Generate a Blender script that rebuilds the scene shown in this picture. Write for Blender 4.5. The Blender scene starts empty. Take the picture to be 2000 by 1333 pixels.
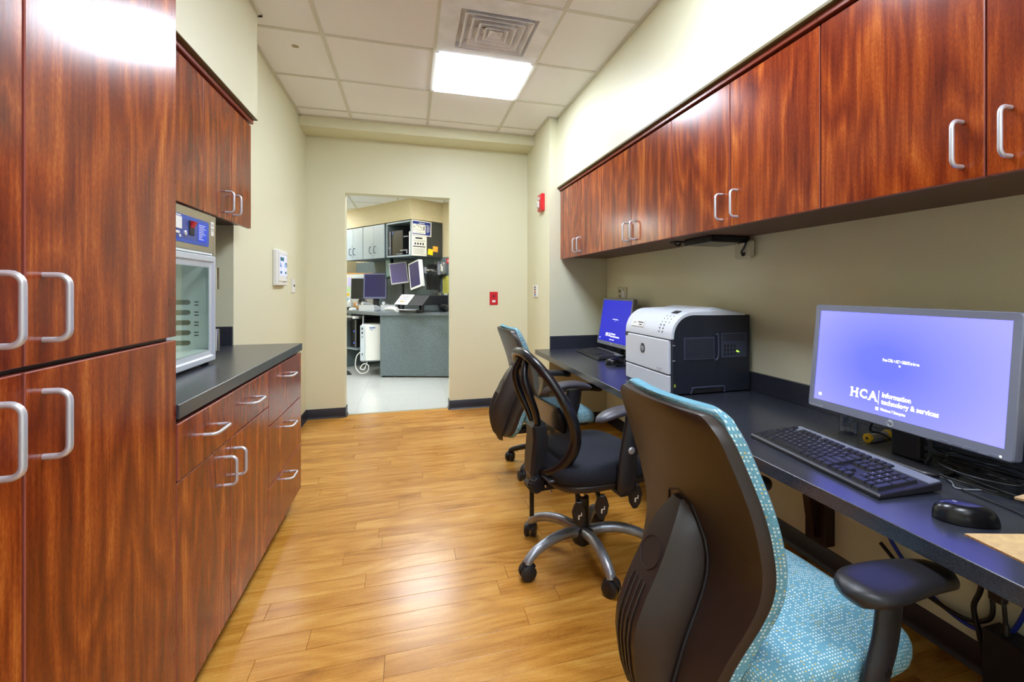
import bpy, math, random
from mathutils import Matrix, Vector
rnd = random.Random(7)
PI = math.pi
scene = bpy.context.scene
col = scene.collection

# ------------------------------------------------------------------ camera, world, exposure
cam_data = bpy.data.cameras.new('camera')
cam = bpy.data.objects.new('camera', cam_data); col.objects.link(cam)
cam_data.sensor_width = 36.0
cam_data.lens = 938.716 / 2000 * 36.0
cam_data.shift_x = -82.638 / 2000
cam_data.shift_y = -101.959 / 2000
cam_data.clip_start = 0.05
cam.location = (0, 0, 1.2304)
cam.rotation_euler = (PI / 2, 0, -0.2914)
scene.camera = cam
scene.view_settings.view_transform = 'Standard'
scene.view_settings.look = 'None'
scene.view_settings.gamma = 1.0
scene.view_settings.use_curve_mapping = False
scene.view_settings.exposure = 0.0
world = bpy.data.worlds.new('world'); scene.world = world
world.use_nodes = True
world.node_tree.nodes['Background'].inputs[0].default_value = (0.9, 0.95, 1, 1)
world.node_tree.nodes['Background'].inputs[1].default_value = 0.15
scene.cycles.use_denoising = True
scene.cycles.max_bounces = 8
scene.cycles.sample_clamp_indirect = 6.0
scene.cycles.caustics_reflective = False
scene.cycles.caustics_refractive = False
PANEL = 35.0          # strength of the lit ceiling panels in this room
PANEL2 = 36.0         # strength of the lit panels in the room beyond

# ------------------------------------------------------------------ materials
def s2l(c):
    return tuple((x / 255 / 12.92 if x / 255 <= 0.04045 else ((x / 255 + 0.055) / 1.055) ** 2.4) for x in c)

MATS = {}
def mat(name, rgb=(200, 200, 200), rough=0.5, metal=0.0, emit=None, strength=1.0, spec=0.5, coat=0.0, trans=0.0):
    if name in MATS: return MATS[name]
    m = bpy.data.materials.new(name); m.use_nodes = True
    b = m.node_tree.nodes['Principled BSDF']
    b.inputs['Base Color'].default_value = (*s2l(rgb), 1)
    b.inputs['Roughness'].default_value = rough
    b.inputs['Metallic'].default_value = metal
    b.inputs['Specular IOR Level'].default_value = spec
    if coat: b.inputs['Coat Weight'].default_value = coat; b.inputs['Coat Roughness'].default_value = 0.1
    if trans: b.inputs['Transmission Weight'].default_value = trans; b.inputs['IOR'].default_value = 1.45
    if emit:
        b.inputs['Emission Color'].default_value = (*s2l(emit), 1)
        b.inputs['Emission Strength'].default_value = strength
    MATS[name] = m
    return m

class N:
    """small node helper"""
    def __init__(s, m): s.t = m.node_tree; s.b = s.t.nodes['Principled BSDF']
    def n(s, typ, **kw):
        x = s.t.nodes.new(typ)
        for k, v in kw.items():
            if k.startswith('i_'):
                key = k[2:]
                x.inputs[int(key) if key.isdigit() else key.replace('_', ' ')].default_value = v
            else: setattr(x, k, v)
        return x
    def l(s, a, b): s.t.links.new(a, b)
    def math(s, op, a, b=None):
        x = s.n('ShaderNodeMath', operation=op)
        for i, v in enumerate((a, b)):
            if v is None: continue
            if isinstance(v, (int, float)): x.inputs[i].default_value = v
            else: s.l(v, x.inputs[i])
        return x.outputs[0]
    def vec(s, op, a, b):
        x = s.n('ShaderNodeVectorMath', operation=op)
        for i, v in enumerate((a, b)):
            if isinstance(v, tuple): x.inputs[i].default_value = v
            elif v is not None: s.l(v, x.inputs[i])
        return x.outputs[0]
    def ramp(s, fac, stops):
        r = s.n('ShaderNodeValToRGB'); e = r.color_ramp.elements
        while len(e) < len(stops): e.new(0.5)
        for el, (p, c) in zip(e, stops): el.position = p; el.color = (*s2l(c), 1)
        s.l(fac, r.inputs[0]); return r.outputs[0]
    def mix(s, fac, a, b, mode='MIX'):
        x = s.n('ShaderNodeMix', data_type='RGBA', blend_type=mode)
        for i, v in ((0, fac), (6, a), (7, b)):
            if isinstance(v, (int, float)): x.inputs[i].default_value = v
            elif isinstance(v, tuple): x.inputs[i].default_value = (*s2l(v), 1)
            else: s.l(v, x.inputs[i])
        return x.outputs[2]
    def bump(s, h, strength, dist=0.001):
        x = s.n('ShaderNodeBump'); x.inputs['Strength'].default_value = strength
        x.inputs['Distance'].default_value = dist
        s.l(h, x.inputs['Height']); s.l(x.outputs[0], s.b.inputs['Normal'])

def wood(name, axis, stops, rough, ring=13.0, fine=110.0, random_shift=1.0, spec=0.5, bumps=0.12, tone=0.0, big=(17.0, 0.75), ringw=0.09):
    """figured wood; axis = index of the grain direction in object space"""
    m = mat(name, (120, 60, 30), rough, spec=spec); k = N(m)
    tc = k.n('ShaderNodeTexCoord'); oi = k.n('ShaderNodeObjectInfo')
    off = k.vec('SCALE', None, None)
    sc = off.node; sc.inputs[3].default_value = 9.0 * random_shift
    cmb = k.n('ShaderNodeCombineXYZ')
    for i in range(3): k.l(oi.outputs['Random'], cmb.inputs[i])
    k.l(cmb.outputs[0], sc.inputs[0])
    p = k.vec('ADD', tc.outputs['Object'], off)
    def scaled(across, along):
        v = [across] * 3; v[axis] = along
        return k.vec('MULTIPLY', p, tuple(v))
    n1 = k.n('ShaderNodeTexNoise', i_Scale=1.0, i_Detail=2.0); k.l(scaled(3.2, 0.9), n1.inputs['Vector'])
    n2 = k.n('ShaderNodeTexNoise', i_Scale=1.0, i_Detail=5.0, i_Roughness=0.62); k.l(scaled(*big), n2.inputs['Vector'])
    n3 = k.n('ShaderNodeTexNoise', i_Scale=1.0, i_Detail=3.0); k.l(scaled(fine, fine * 0.06), n3.inputs['Vector'])
    n5 = k.n('ShaderNodeTexNoise', i_Scale=1.0, i_Detail=2.0); k.l(scaled(300.0, 90.0), n5.inputs['Vector'])
    # growth rings : isolines of a smooth field
    r = k.math('MULTIPLY', n1.outputs[0], ring)
    r = k.math('ADD', r, k.math('MULTIPLY', n2.outputs[0], 1.0))
    r = k.math('PINGPONG', r, 0.5)
    r = k.math('MULTIPLY', r, 2.0)
    f = k.math('MULTIPLY', n2.outputs[0], 0.60)
    f = k.math('ADD', f, k.math('MULTIPLY', r, ringw))
    f = k.math('ADD', f, k.math('MULTIPLY', n3.outputs[0], 0.24))
    f = k.math('ADD', f, k.math('MULTIPLY', n5.outputs[0], 0.18))
    if tone:
        f = k.math('ADD', f, k.math('MULTIPLY', k.math('SUBTRACT', oi.outputs['Random'], 0.5), tone))
    c = k.ramp(f, stops)
    k.l(c, k.b.inputs['Base Color'])
    k.bump(n3.outputs[0], bumps, 0.0006)
    return m

M_CHERRY = wood('cherry_laminate', 2, [(0.30, (62, 17, 8)), (0.45, (98, 31, 12)), (0.56, (124, 46, 16)), (0.66, (152, 68, 23)), (0.78, (190, 106, 42))], 0.20, ring=11.0, ringw=0.13, spec=0.36)
M_CHERRYEDGE = mat('cherry_edge_band', (128, 52, 34), 0.3)
M_DOOREDGE = mat('door_edge_band_glint', (150, 78, 66), 0.3)  # pinkish edge band, with the glint along the edges put into its colour
M_CHERRYDARK = mat('dark_mahogany', (40, 17, 10), 0.4)
M_OAK = wood('oak_plank', 0, [(0.34, (132, 80, 24)), (0.47, (178, 118, 42)), (0.58, (198, 138, 56)), (0.72, (216, 162, 80))], 0.25, ring=13.0, fine=150.0, bumps=0.2, tone=0.07, big=(8.0, .9), ringw=.10)

def noisy(name, rgb, rough, scale, amount, bump=0.0, metal=0.0, spec=0.5, rgb2=None, detail=3.0, aniso=None, bdist=0.001):
    m = mat(name, rgb, rough, metal, spec=spec); k = N(m)
    tc = k.n('ShaderNodeTexCoord')
    n = k.n('ShaderNodeTexNoise', i_Scale=scale, i_Detail=detail)
    src = tc.outputs['Object']
    if aniso: src = k.vec('MULTIPLY', src, aniso)
    k.l(src, n.inputs['Vector'])
    lo = tuple(max(0, c * (1 - amount)) for c in rgb); hi = rgb2 or tuple(min(255, c * (1 + amount)) for c in rgb)
    k.l(k.ramp(n.outputs[0], [(0.35, lo), (0.65, hi)]), k.b.inputs['Base Color'])
    if bump: k.bump(n.outputs[0], bump, bdist)
    return m

M_WALL = noisy('beige_paint', (224, 221, 192), 0.42, 260, 0.012, 0.06, spec=0.35)
M_TILE = noisy('ceiling_tile_board', (246, 247, 250), 0.9, 420, 0.035, 0.25, spec=0.2)
M_GRID = mat('grid_metal', (212, 210, 198), 0.5)
M_WHITEPAINT = noisy('painted_steel', (236, 238, 244), 0.45, 6, 0.04)
M_COUNTER = noisy('slate_laminate', (38, 40, 50), 0.26, 900, 0.25, 0.03, spec=0.95, rgb2=(60, 63, 74), detail=2.0)
M_BASEB = mat('black_rubber', (32, 30, 40), 0.4)
M_NICKEL = mat('brushed_nickel', (214, 215, 222), 0.34, 0.55)
M_BLACK = noisy('black_plastic', (30, 29, 33), 0.42, 700, 0.2, 0.05)
M_BLACKG = mat('glossy_black_plastic', (22, 22, 26), 0.25)
M_SHELL = noisy('chair_shell_plastic', (46, 36, 32), 0.38, 900, 0.12, 0.12)
M_STEEL = noisy('stainless_steel', (176, 170, 158), 0.32, 40, 0.06, 0.0, metal=0.9, aniso=(1, 1, 40))
M_ALU = mat('silver_aluminium', (205, 212, 222), 0.35, 0.35)
M_GREYTUBE = noisy('grey_metal_tube', (160, 164, 172), 0.32, 25, 0.06, metal=0.6)
M_CHROME = mat('chrome', (215, 212, 205), 0.12, 1.0)
M_WHITE = mat('white_plastic', (232, 232, 228), 0.4)
M_IVORY = mat('ivory_plastic', (206, 200, 172), 0.45)
M_RED = mat('red_plastic', (206, 20, 34), 0.35)
M_BLUEGREY = noisy('grey_blue_laminate', (150, 165, 176), 0.35, 500, 0.04)
M_DARKGREY = noisy('dark_grey_laminate', (98, 110, 114), 0.5, 170, 0.22, detail=2.0)
M_VINYL = noisy('pale_vinyl', (206, 208, 204), 0.16, 45, 0.04, detail=5.0, aniso=(1, 6, 1))
M_WALLPAPER = noisy('speckled_wallpaper', (205, 190, 152), 0.7, 120, 0.07, detail=4.0)
M_SILVER = mat('silver_plastic', (140, 144, 154), 0.35, 0.3)
M_PRWHITE = mat('printer_white', (214, 219, 228), 0.35)
M_PRDARK = mat('printer_navy_black', (30, 34, 46), 0.42)
M_GLASS = None
M_CABLE = mat('black_cable', (18, 18, 22), 0.4)
M_BLUECABLE = mat('blue_cable', (30, 48, 150), 0.4)
M_WCABLE = mat('white_cable', (225, 225, 222), 0.4)
M_CARD = noisy('corrugated_board', (186, 156, 110), 0.8, 60, 0.05, 0.05)
M_CARDEDGE = noisy('board_cut_edge', (176, 142, 96), 0.9, 300, 0.2)
M_YELLOW = mat('yellow_plastic', (236, 190, 20), 0.4)
M_INK = mat('black_ink', (24, 24, 30), 0.6)
M_PAPER = mat('white_paper', (226, 222, 208), 0.7)
M_BLUEINK = mat('blue_print', (26, 50, 130), 0.5)
M_LITWHITE = mat('lit_white', (255, 255, 255), 0.5, emit=(255, 255, 255), strength=1.3)
M_KEY = noisy('key_plastic', (30, 30, 36), 0.45, 500, 0.1)
M_LEG = mat('legend_print', (220, 220, 230), 0.5)
M_PINK = mat('label_print', (120, 120, 130), 0.5)

def glass(name, rgb, rough=0.0, mixf=0.85, base=0.03):
    m = bpy.data.materials.new(name); m.use_nodes = True; t = m.node_tree
    for n in list(t.nodes): t.nodes.remove(n)
    o = t.nodes.new('ShaderNodeOutputMaterial'); mx = t.nodes.new('ShaderNodeMixShader')
    tr = t.nodes.new('ShaderNodeBsdfTransparent'); gl = t.nodes.new('ShaderNodeBsdfGlossy')
    tr.inputs[0].default_value = (*s2l(rgb), 1); gl.inputs['Roughness'].default_value = rough
    lw = t.nodes.new('ShaderNodeLayerWeight'); lw.inputs[0].default_value = 0.5
    pw_ = t.nodes.new('ShaderNodeMath'); pw_.operation = 'POWER'; pw_.inputs[1].default_value = 4.0
    t.links.new(lw.outputs['Facing'], pw_.inputs[0])
    fr = t.nodes.new('ShaderNodeMath'); fr.operation = 'MULTIPLY_ADD'; fr.inputs[1].default_value = mixf; fr.inputs[2].default_value = base
    t.links.new(pw_.outputs[0], fr.inputs[0]); t.links.new(fr.outputs[0], mx.inputs[0]); t.links.new(tr.outputs[0], mx.inputs[1]); t.links.new(gl.outputs[0], mx.inputs[2])
    t.links.new(mx.outputs[0], o.inputs[0]); return m
M_GLASS = glass('door_glass', (244, 250, 247), 0.02, 0.5)
M_BOTTLE = glass('clear_bottle', (222, 230, 240), 0.06, 0.85, 0.14)
M_CLEAR = mat('clear_plastic', (245, 250, 252), 0.05, trans=1.0)

def fabric():
    m = mat('teal_woven_fabric', (70, 135, 158), 0.85, spec=0.2); k = N(m)
    uv = k.n('ShaderNodeUVMap')
    s = k.vec('SCALE', uv.outputs[0], None); s.node.inputs[3].default_value = 1 / 0.0078
    cell = k.vec('FLOOR', s, None); fr = k.vec('FRACTION', s, None)
    sp = k.n('ShaderNodeSeparateXYZ'); k.l(fr, sp.inputs[0])
    ins = None
    for o in (0, 1):
        d = k.math('ABSOLUTE', k.math('SUBTRACT', sp.outputs[o], 0.5))
        g = k.math('LESS_THAN', d, 0.24)
        ins = g if ins is None else k.math('MULTIPLY', ins, g)
    w = k.n('ShaderNodeTexWhiteNoise', noise_dimensions='3D'); k.l(cell, w.inputs['Vector'])
    pres = k.math('LESS_THAN', w.outputs['Value'], 0.7)
    ins = k.math('MULTIPLY', ins, pres)
    sw = k.n('ShaderNodeSeparateColor'); k.l(w.outputs['Color'], sw.inputs[0])
    dot = k.ramp(sw.outputs[1], [(0.0, (214, 226, 222)), (0.55, (206, 216, 205)), (0.8, (206, 184, 110)), (0.92, (150, 200, 215))])
    dot.node.color_ramp.interpolation = 'CONSTANT'
    n = k.n('ShaderNodeTexNoise', i_Scale=420.0, i_Detail=2.0); k.l(uv.outputs[0], n.inputs['Vector'])
    base = k.ramp(n.outputs[0], [(0.3, (84, 136, 156)), (0.7, (120, 172, 190))])
    k.l(k.mix(ins, base, dot), k.b.inputs['Base Color'])
    k.bump(n.outputs[0], 0.3, 0.001)
    return m
M_FABRIC = fabric()
M_BLACKFAB = noisy('black_woven_fabric', (34, 36, 44), 0.85, 500, 0.35, 0.3, spec=0.25)

def mesh_weave():
    m = mat('black_mesh_weave', (20, 19, 21), 0.6); k = N(m)
    tc = k.n('ShaderNodeTexCoord')
    s = k.vec('SCALE', tc.outputs['Object'], None); s.node.inputs[3].default_value = 1 / 0.0055
    fr = k.vec('FRACTION', s, None); sp = k.n('ShaderNodeSeparateXYZ'); k.l(fr, sp.inputs[0])
    a = k.math('LESS_THAN', k.math('ABSOLUTE', k.math('SUBTRACT', sp.outputs[1], 0.5)), 0.24)
    b = k.math('LESS_THAN', k.math('ABSOLUTE', k.math('SUBTRACT', sp.outputs[2], 0.5)), 0.22)
    hole = k.math('MULTIPLY', a, b)
    k.l(k.math('SUBTRACT', 1.0, hole), k.b.inputs['Alpha'])
    return m
M_MESH = mesh_weave()

# ------------------------------------------------------------------ geometry
class G:
    def __init__(s): s.v = []; s.f = []; s.mi = []; s.m = 0; s.M = None; s.uv = {}
    def add(s, vs, fs, uvs=None):
        o = len(s.v)
        for i, p in enumerate(vs):
            p = Vector(p)
            if s.M is not None: p = s.M @ p
            s.v.append(p)
            if uvs: s.uv[o + i] = uvs[i]
        for f in fs: s.f.append(tuple(o + i for i in f)); s.mi.append(s.m)
    def box(s, x0, x1, y0, y1, z0, z1, b=0.0):
        if b <= 0:
            v = [(x, y, z) for x in (x0, x1) for y in (y0, y1) for z in (z0, z1)]
            s.add(v, [(0, 1, 3, 2), (4, 6, 7, 5), (0, 4, 5, 1), (2, 3, 7, 6), (0, 2, 6, 4), (1, 5, 7, 3)]); return s
        cx, cy, cz = (x0 + x1) / 2, (y0 + y1) / 2, (z0 + z1) / 2
        hx, hy, hz = abs(x1 - x0) / 2, abs(y1 - y0) / 2, abs(z1 - z0) / 2
        b = min(b, hx * .95, hy * .95, hz * .95)
        v = []; idx = {}
        for sx in (-1, 1):
            for sy in (-1, 1):
                for sz in (-1, 1):
                    for k, d in enumerate(((0, b, b), (b, 0, b), (b, b, 0))):
                        idx[sx, sy, sz, k] = len(v)
                        v.append((cx + sx * (hx - d[0]), cy + sy * (hy - d[1]), cz + sz * (hz - d[2])))
        f = []
        I = lambda a, b_, c, k: idx[a, b_, c, k]
        for q in (-1, 1):
            f.append((I(q, -1, -1, 0), I(q, 1, -1, 0), I(q, 1, 1, 0), I(q, -1, 1, 0)))
            f.append((I(-1, q, -1, 1), I(1, q, -1, 1), I(1, q, 1, 1), I(-1, q, 1, 1)))
            f.append((I(-1, -1, q, 2), I(1, -1, q, 2), I(1, 1, q, 2), I(-1, 1, q, 2)))
            for r in (-1, 1):
                f.append((I(q, r, -1, 0), I(q, r, 1, 0), I(q, r, 1, 1), I(q, r, -1, 1)))
                f.append((I(q, -1, r, 0), I(q, 1, r, 0), I(q, 1, r, 2), I(q, -1, r, 2)))
                f.append((I(-1, q, r, 1), I(1, q, r, 1), I(1, q, r, 2), I(-1, q, r, 2)))
                for t in (-1, 1): f.append((I(q, r, t, 0), I(q, r, t, 1), I(q, r, t, 2)))
        c = Vector((cx, cy, cz)); g = []
        for fc in f:
            p = [Vector(v[i]) for i in fc]; n = (p[1] - p[0]).cross(p[2] - p[0])
            g.append(fc if n.dot(sum(p, Vector()) / len(p) - c) > 0 else fc[::-1])
        s.add(v, g); return s
    def cyl(s, p0, p1, r0, r1=None, n=16):
        r1 = r0 if r1 is None else r1
        return s.tube([p0, p1], [r0, r1], n)
    def tube(s, pts, r, n=8, closed=False, caps=True):
        pts = [Vector(p) for p in pts]; k = len(pts)
        rs = r if isinstance(r, (list, tuple)) else [r] * k
        up = None; vs = []; fs = []
        for i, p in enumerate(pts):
            a = pts[(i - 1) % k] if (closed or i > 0) else p
            b = pts[(i + 1) % k] if (closed or i < k - 1) else p
            d = (b - a).normalized()
            if up is None:
                up = Vector((0, 0, 1)) if abs(d.z) < .9 else Vector((1, 0, 0))
            side = d.cross(up)
            if side.length < 1e-6: side = d.orthogonal()
            side.normalize(); up = side.cross(d).normalized()
            for j in range(n):
                t = 2 * PI * j / n
                vs.append(p + (side * math.cos(t) + up * math.sin(t)) * rs[i])
        m = k if closed else k - 1
        for i in range(m):
            for j in range(n):
                a, b = i * n + j, i * n + (j + 1) % n
                c, d = ((i + 1) % k) * n + (j + 1) % n, ((i + 1) % k) * n + j
                fs.append((a, b, c, d))
        if caps and not closed:
            fs.append(tuple(range(n))[::-1]); fs.append(tuple((k - 1) * n + j for j in range(n)))
        s.add(vs, fs); return s
    def lathe(s, prof, n=20, M=None):
        vs = []; fs = []
        for r, z in prof:
            for j in range(n):
                t = 2 * PI * j / n
                p = Vector((r * math.cos(t), r * math.sin(t), z)); vs.append(M @ p if M is not None else p)
        for i in range(len(prof) - 1):
            for j in range(n):
                fs.append((i * n + j, i * n + (j + 1) % n, (i + 1) * n + (j + 1) % n, (i + 1) * n + j))
        fs.append(tuple(range(n))[::-1]); fs.append(tuple((len(prof) - 1) * n + j for j in range(n)))
        s.add(vs, fs); return s
    def prism(s, poly, a0, a1, axis='z', b=0.0):
        """poly of 2-D points extruded along axis ('x': (y,z), 'y': (x,z), 'z': (x,y))"""
        def mk(p, a): return {'x': (a, p[0], p[1]), 'y': (p[0], a, p[1]), 'z': (p[0], p[1], a)}[axis]
        k = len(poly)
        rings = [(poly, a0), (poly, a1)]
        if b > 0:
            c = (sum(p[0] for p in poly) / k, sum(p[1] for p in poly) / k)
            def shrink(d):
                o = []
                for i in range(k):
                    p0, p1, p2 = Vector(poly[i - 1]), Vector(poly[i]), Vector(poly[(i + 1) % k])
                    e1 = (p1 - p0).normalized(); e2 = (p2 - p1).normalized()
                    n1 = Vector((-e1.y, e1.x)); n2 = Vector((-e2.y, e2.x)); nn = (n1 + n2)
                    nn = nn.normalized() if nn.length > 1e-6 else n1
                    q = p1 + nn * d; q2 = p1 - nn * d
                    o.append(tuple(q if (q - Vector(c)).length < (q2 - Vector(c)).length else q2))
                return o
            sm = shrink(b); sg = 1 if a1 > a0 else -1
            rings = [(sm, a0), (poly, a0 + sg * b), (poly, a1 - sg * b), (sm, a1)]
        vs = [mk(p, a) for pl, a in rings for p in pl]; fs = []
        for r in range(len(rings) - 1):
            for i in range(k):
                fs.append((r * k + i, r * k + (i + 1) % k, (r + 1) * k + (i + 1) % k, (r + 1) * k + i))
        fs.append(tuple(range(k))[::-1]); fs.append(tuple((len(rings) - 1) * k + i for i in range(k)))
        s.add(vs, fs); return s
    def loft(s, rings, caps=True, uvs=None):
        k = len(rings[0]); vs = [p for r in rings for p in r]; fs = []
        for r in range(len(rings) - 1):
            for i in range(k):
                fs.append((r * k + i, r * k + (i + 1) % k, (r + 1) * k + (i + 1) % k, (r + 1) * k + i))
        if caps: fs.append(tuple(range(k))[::-1]); fs.append(tuple((len(rings) - 1) * k + i for i in range(k)))
        s.add(vs, fs, uvs); return s
    def mesh(s, name):
        import bmesh
        me = bpy.data.meshes.new(name); me.from_pydata([tuple(p) for p in s.v], [], s.f); me.update()
        bm = bmesh.new(); bm.from_mesh(me); bmesh.ops.recalc_face_normals(bm, faces=bm.faces); bm.to_mesh(me); bm.free()
        if s.uv:
            l = me.uv_layers.new(name='UVMap')
            for lp in me.loops: l.data[lp.index].uv = s.uv.get(lp.vertex_index, (0, 0))
        return me
    def build(s, name, mats, parent=None, world=True, smooth=30, **props):
        if not isinstance(mats, (list, tuple)): mats = [mats]
        if parent is not None and world:
            r = parent
            while r.parent: r = r.parent
            d = Vector(r.location)
            if d.length > 0: s.v = [p - d for p in s.v]
        me = s.mesh(name)
        for m in mats: me.materials.append(m)
        if len(mats) > 1: me.polygons.foreach_set('material_index', s.mi)
        if smooth:
            me.shade_smooth(); me.set_sharp_from_angle(angle=math.radians(smooth))
        return link(name, me, parent, **props)

def link(name, me, parent=None, **props):
    o = bpy.data.objects.new(name, me); col.objects.link(o)
    if parent is not None: o.parent = parent
    for k, v in props.items(): o[k] = v
    return o
def thing(name, label, cat, loc=(0, 0, 0), rz=0.0, group=None):
    o = bpy.data.objects.new(name, None); col.objects.link(o)
    o.location = loc; o.rotation_euler = (0, 0, rz); o.empty_display_size = 0.1
    o['label'] = label; o['category'] = cat
    if group: o['group'] = group
    return o
def tag(o, label, cat, group=None):
    o['label'] = label; o['category'] = cat
    if group: o['group'] = group
    return o
def struct(name, g, m, parent=None, smooth=0):
    o = g.build(name, m, parent, smooth=smooth)
    if parent is None: o['kind'] = 'structure'
    return o
def kids(o): return [c for c in bpy.data.objects if c.parent == o]
def dup(root, loc, rz, label, name=None):
    r = root.copy(); col.objects.link(r); r.location = loc; r.rotation_euler = (0, 0, rz); r['label'] = label
    allc = {}
    for o in list(bpy.data.objects):
        if o.parent: allc.setdefault(o.parent.name, []).append(o)
    def rec2(a, b):
        for c in allc.get(a.name, []):
            d = c.copy(); col.objects.link(d); d.parent = b; rec2(c, d)
    rec2(root, r)
    return r

_tc = {}
def text_geo(g, string, size, M, align='CENTER', depth=0.0004, bold=0.0, xs=1.0):
    key = (string, align, bold)
    if key not in _tc:
        c = bpy.data.curves.new('t', 'FONT'); c.body = string; c.size = 1.0; c.align_x = align; c.align_y = 'CENTER'
        c.resolution_u = 2; c.offset = bold
        o = bpy.data.objects.new('t', c); col.objects.link(o)
        dg = bpy.context.evaluated_depsgraph_get(); me = bpy.data.meshes.new_from_object(o.evaluated_get(dg))
        _tc[key] = ([tuple(v.co) for v in me.vertices], [tuple(p.vertices) for p in me.polygons])
        bpy.data.objects.remove(o); bpy.data.curves.remove(c); bpy.data.meshes.remove(me)
    v, f = _tc[key]
    old = g.M; g.M = (old @ M) if old is not None else M
    g.add([(x * size * xs, y * size, depth) for x, y, z in v], f); g.M = old
    return g
# frame whose local x runs to the reader's right, y up, z towards the reader
def face_frame(p, right, up):
    r = Vector(right).normalized(); u = Vector(up).normalized(); n = r.cross(u)
    return Matrix(((r.x, u.x, n.x, p[0]), (r.y, u.y, n.y, p[1]), (r.z, u.z, n.z, p[2]), (0, 0, 0, 1)))
def arc(cx, cy, r, a0, a1, n):
    return [(cx + r * math.cos(math.radians(a0 + (a1 - a0) * i / n)), cy + r * math.sin(math.radians(a0 + (a1 - a0) * i / n))) for i in range(n + 1)]
def rrect(x0, x1, y0, y1, r, n=4):
    return arc(x1 - r, y1 - r, r, 0, 90, n) + arc(x0 + r, y1 - r, r, 90, 180, n) + arc(x0 + r, y0 + r, r, 180, 270, n) + arc(x1 - r, y0 + r, r, 270, 360, n)
def smooth_path(pts, n=6):
    P = [Vector(p) for p in pts]; out = []
    for i in range(len(P) - 1):
        p0 = P[max(i - 1, 0)]; p1 = P[i]; p2 = P[i + 1]; p3 = P[min(i + 2, len(P) - 1)]
        for k in range(n):
            t = k / n
            out.append(0.5 * ((2 * p1) + (p2 - p0) * t + (2 * p0 - 5 * p1 + 4 * p2 - p3) * t * t + (3 * p1 - p0 - 3 * p2 + p3) * t ** 3))
    out.append(P[-1]); return out

# ================================================================== THE ROOM
ZC = 2.77; XL = -0.938; XR = 1.754; XS = 1.28; XP = 1.198; YE = 4.148; YB = 4.996; YB2 = 5.13; YF = -3.4
GX = [XL, -0.509, 0.1555, 0.82, XS]
GY = [YF, -2.79, -2.125, -1.461, -0.797, -0.132, 0.533, 1.197, 1.862, 2.526, 3.191, 3.8555, 4.52, 4.704]

# floor : vinyl oak planks laid across the room
fl = struct('floor', G().box(-1.3, 1.9, YF, 5.06, -0.06, -0.004), mat('floor_underlay', (120, 78, 34), 0.6))
pw = 0.1015
lib = {}
def plank(x0, x1, y0):
    L = round(x1 - x0, 2)
    if L not in lib:
        lib[L] = G().box(0, L - 0.0012, 0, pw - 0.0012, -0.004, 0, 0.0007).mesh('plank'); lib[L].materials.append(M_OAK)
    o = link('plank', lib[L], fl); o.location = (x0, y0, 0)
k = 0
y = 5.06 - pw
while y > 0.35:
    x = -0.94 - rnd.random() * 0.85
    while x < XR:
        x0, x1 = max(x, XL if y > 3.0 else -0.70), min(x + 0.915, XR)
        if x1 - x0 > 0.02: plank(round(x0, 2), round(x1, 2), y)
        x += 0.915
    y -= pw
struct('plank_field', G().box(-1.2, XR, -.3, y + pw - 0.0012, -0.004, 0), M_OAK, fl)
struct('bounce_field', G().box(-1.2, XR, YF, -.3, -0.004, 0), M_VINYL, fl)  # unseen pale floor behind the camera, added to bounce neutral light upward

# ceiling : lay-in tiles in a metal grid
ce = struct('ceiling', G().box(-1.3, 1.9, YF, YB, ZC + 0.03, ZC + 0.1), M_TILE)
VX, LY = 2, 8
lit = [(2, 10), (2, 7), (2, 4), (2, 1)]
for i in range(len(GX) - 1):
    for j in range(len(GY) - 1):
        if (i, j) in lit or (i, j) == (2, 9): continue
        x0, x1, y0, y1 = GX[i], GX[i + 1], GY[j], GY[j + 1]
        g = G().box(x0 + .006, x1 - .006, y0 + .006, y1 - .006, ZC + 0.004, ZC + 0.02, 0.002)
        g.build('ceiling_tile', M_TILE, ce, smooth=0)
for x in GX[1:-1]:
    G().box(x - .012, x + .012, YF, 4.704, ZC - 0.001, ZC + 0.004).build('grid_bar', M_GRID, ce, smooth=0)
for j, y in enumerate(GY[1:-1]):
    for i in range(len(GX) - 1):
        G().box(GX[i] + (.012 if i else 0), GX[i + 1] - (.012 if i < 3 else 0), y - .012, y + .012, ZC - 0.0005, ZC + 0.004).build('cross_bar', M_GRID, ce, smooth=0)
def angle(x0, x1, y0, y1): G().box(x0, x1, y0, y1, ZC - 0.006, ZC + 0.004).build('wall_angle', M_GRID, ce, smooth=0)
angle(XL, XL + .02, 3.056, 4.704); angle(-.82, -.80, YF, 3.076); angle(XL, -.80, 3.056, 3.076)
angle(XS - .02, XS, YF, YE); angle(XP - .02, XP, YE - .02, 4.704); angle(XP, XS, YE - .02, YE); angle(XL, XP, 4.684, 4.704)
# dirt spot on a tile, scuffs around the diffuser panel
def disc(p, r, n=18): return [(p[0] + r * math.cos(2 * PI * i / n), p[1] + r * math.sin(2 * PI * i / n)) for i in range(n)]
G().prism(disc((-0.70, 3.40), 0.022), ZC + 0.0035, ZC + 0.004).build('water_stain', mat('tile_stain', (176, 164, 142), .9), ce, smooth=0)

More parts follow.
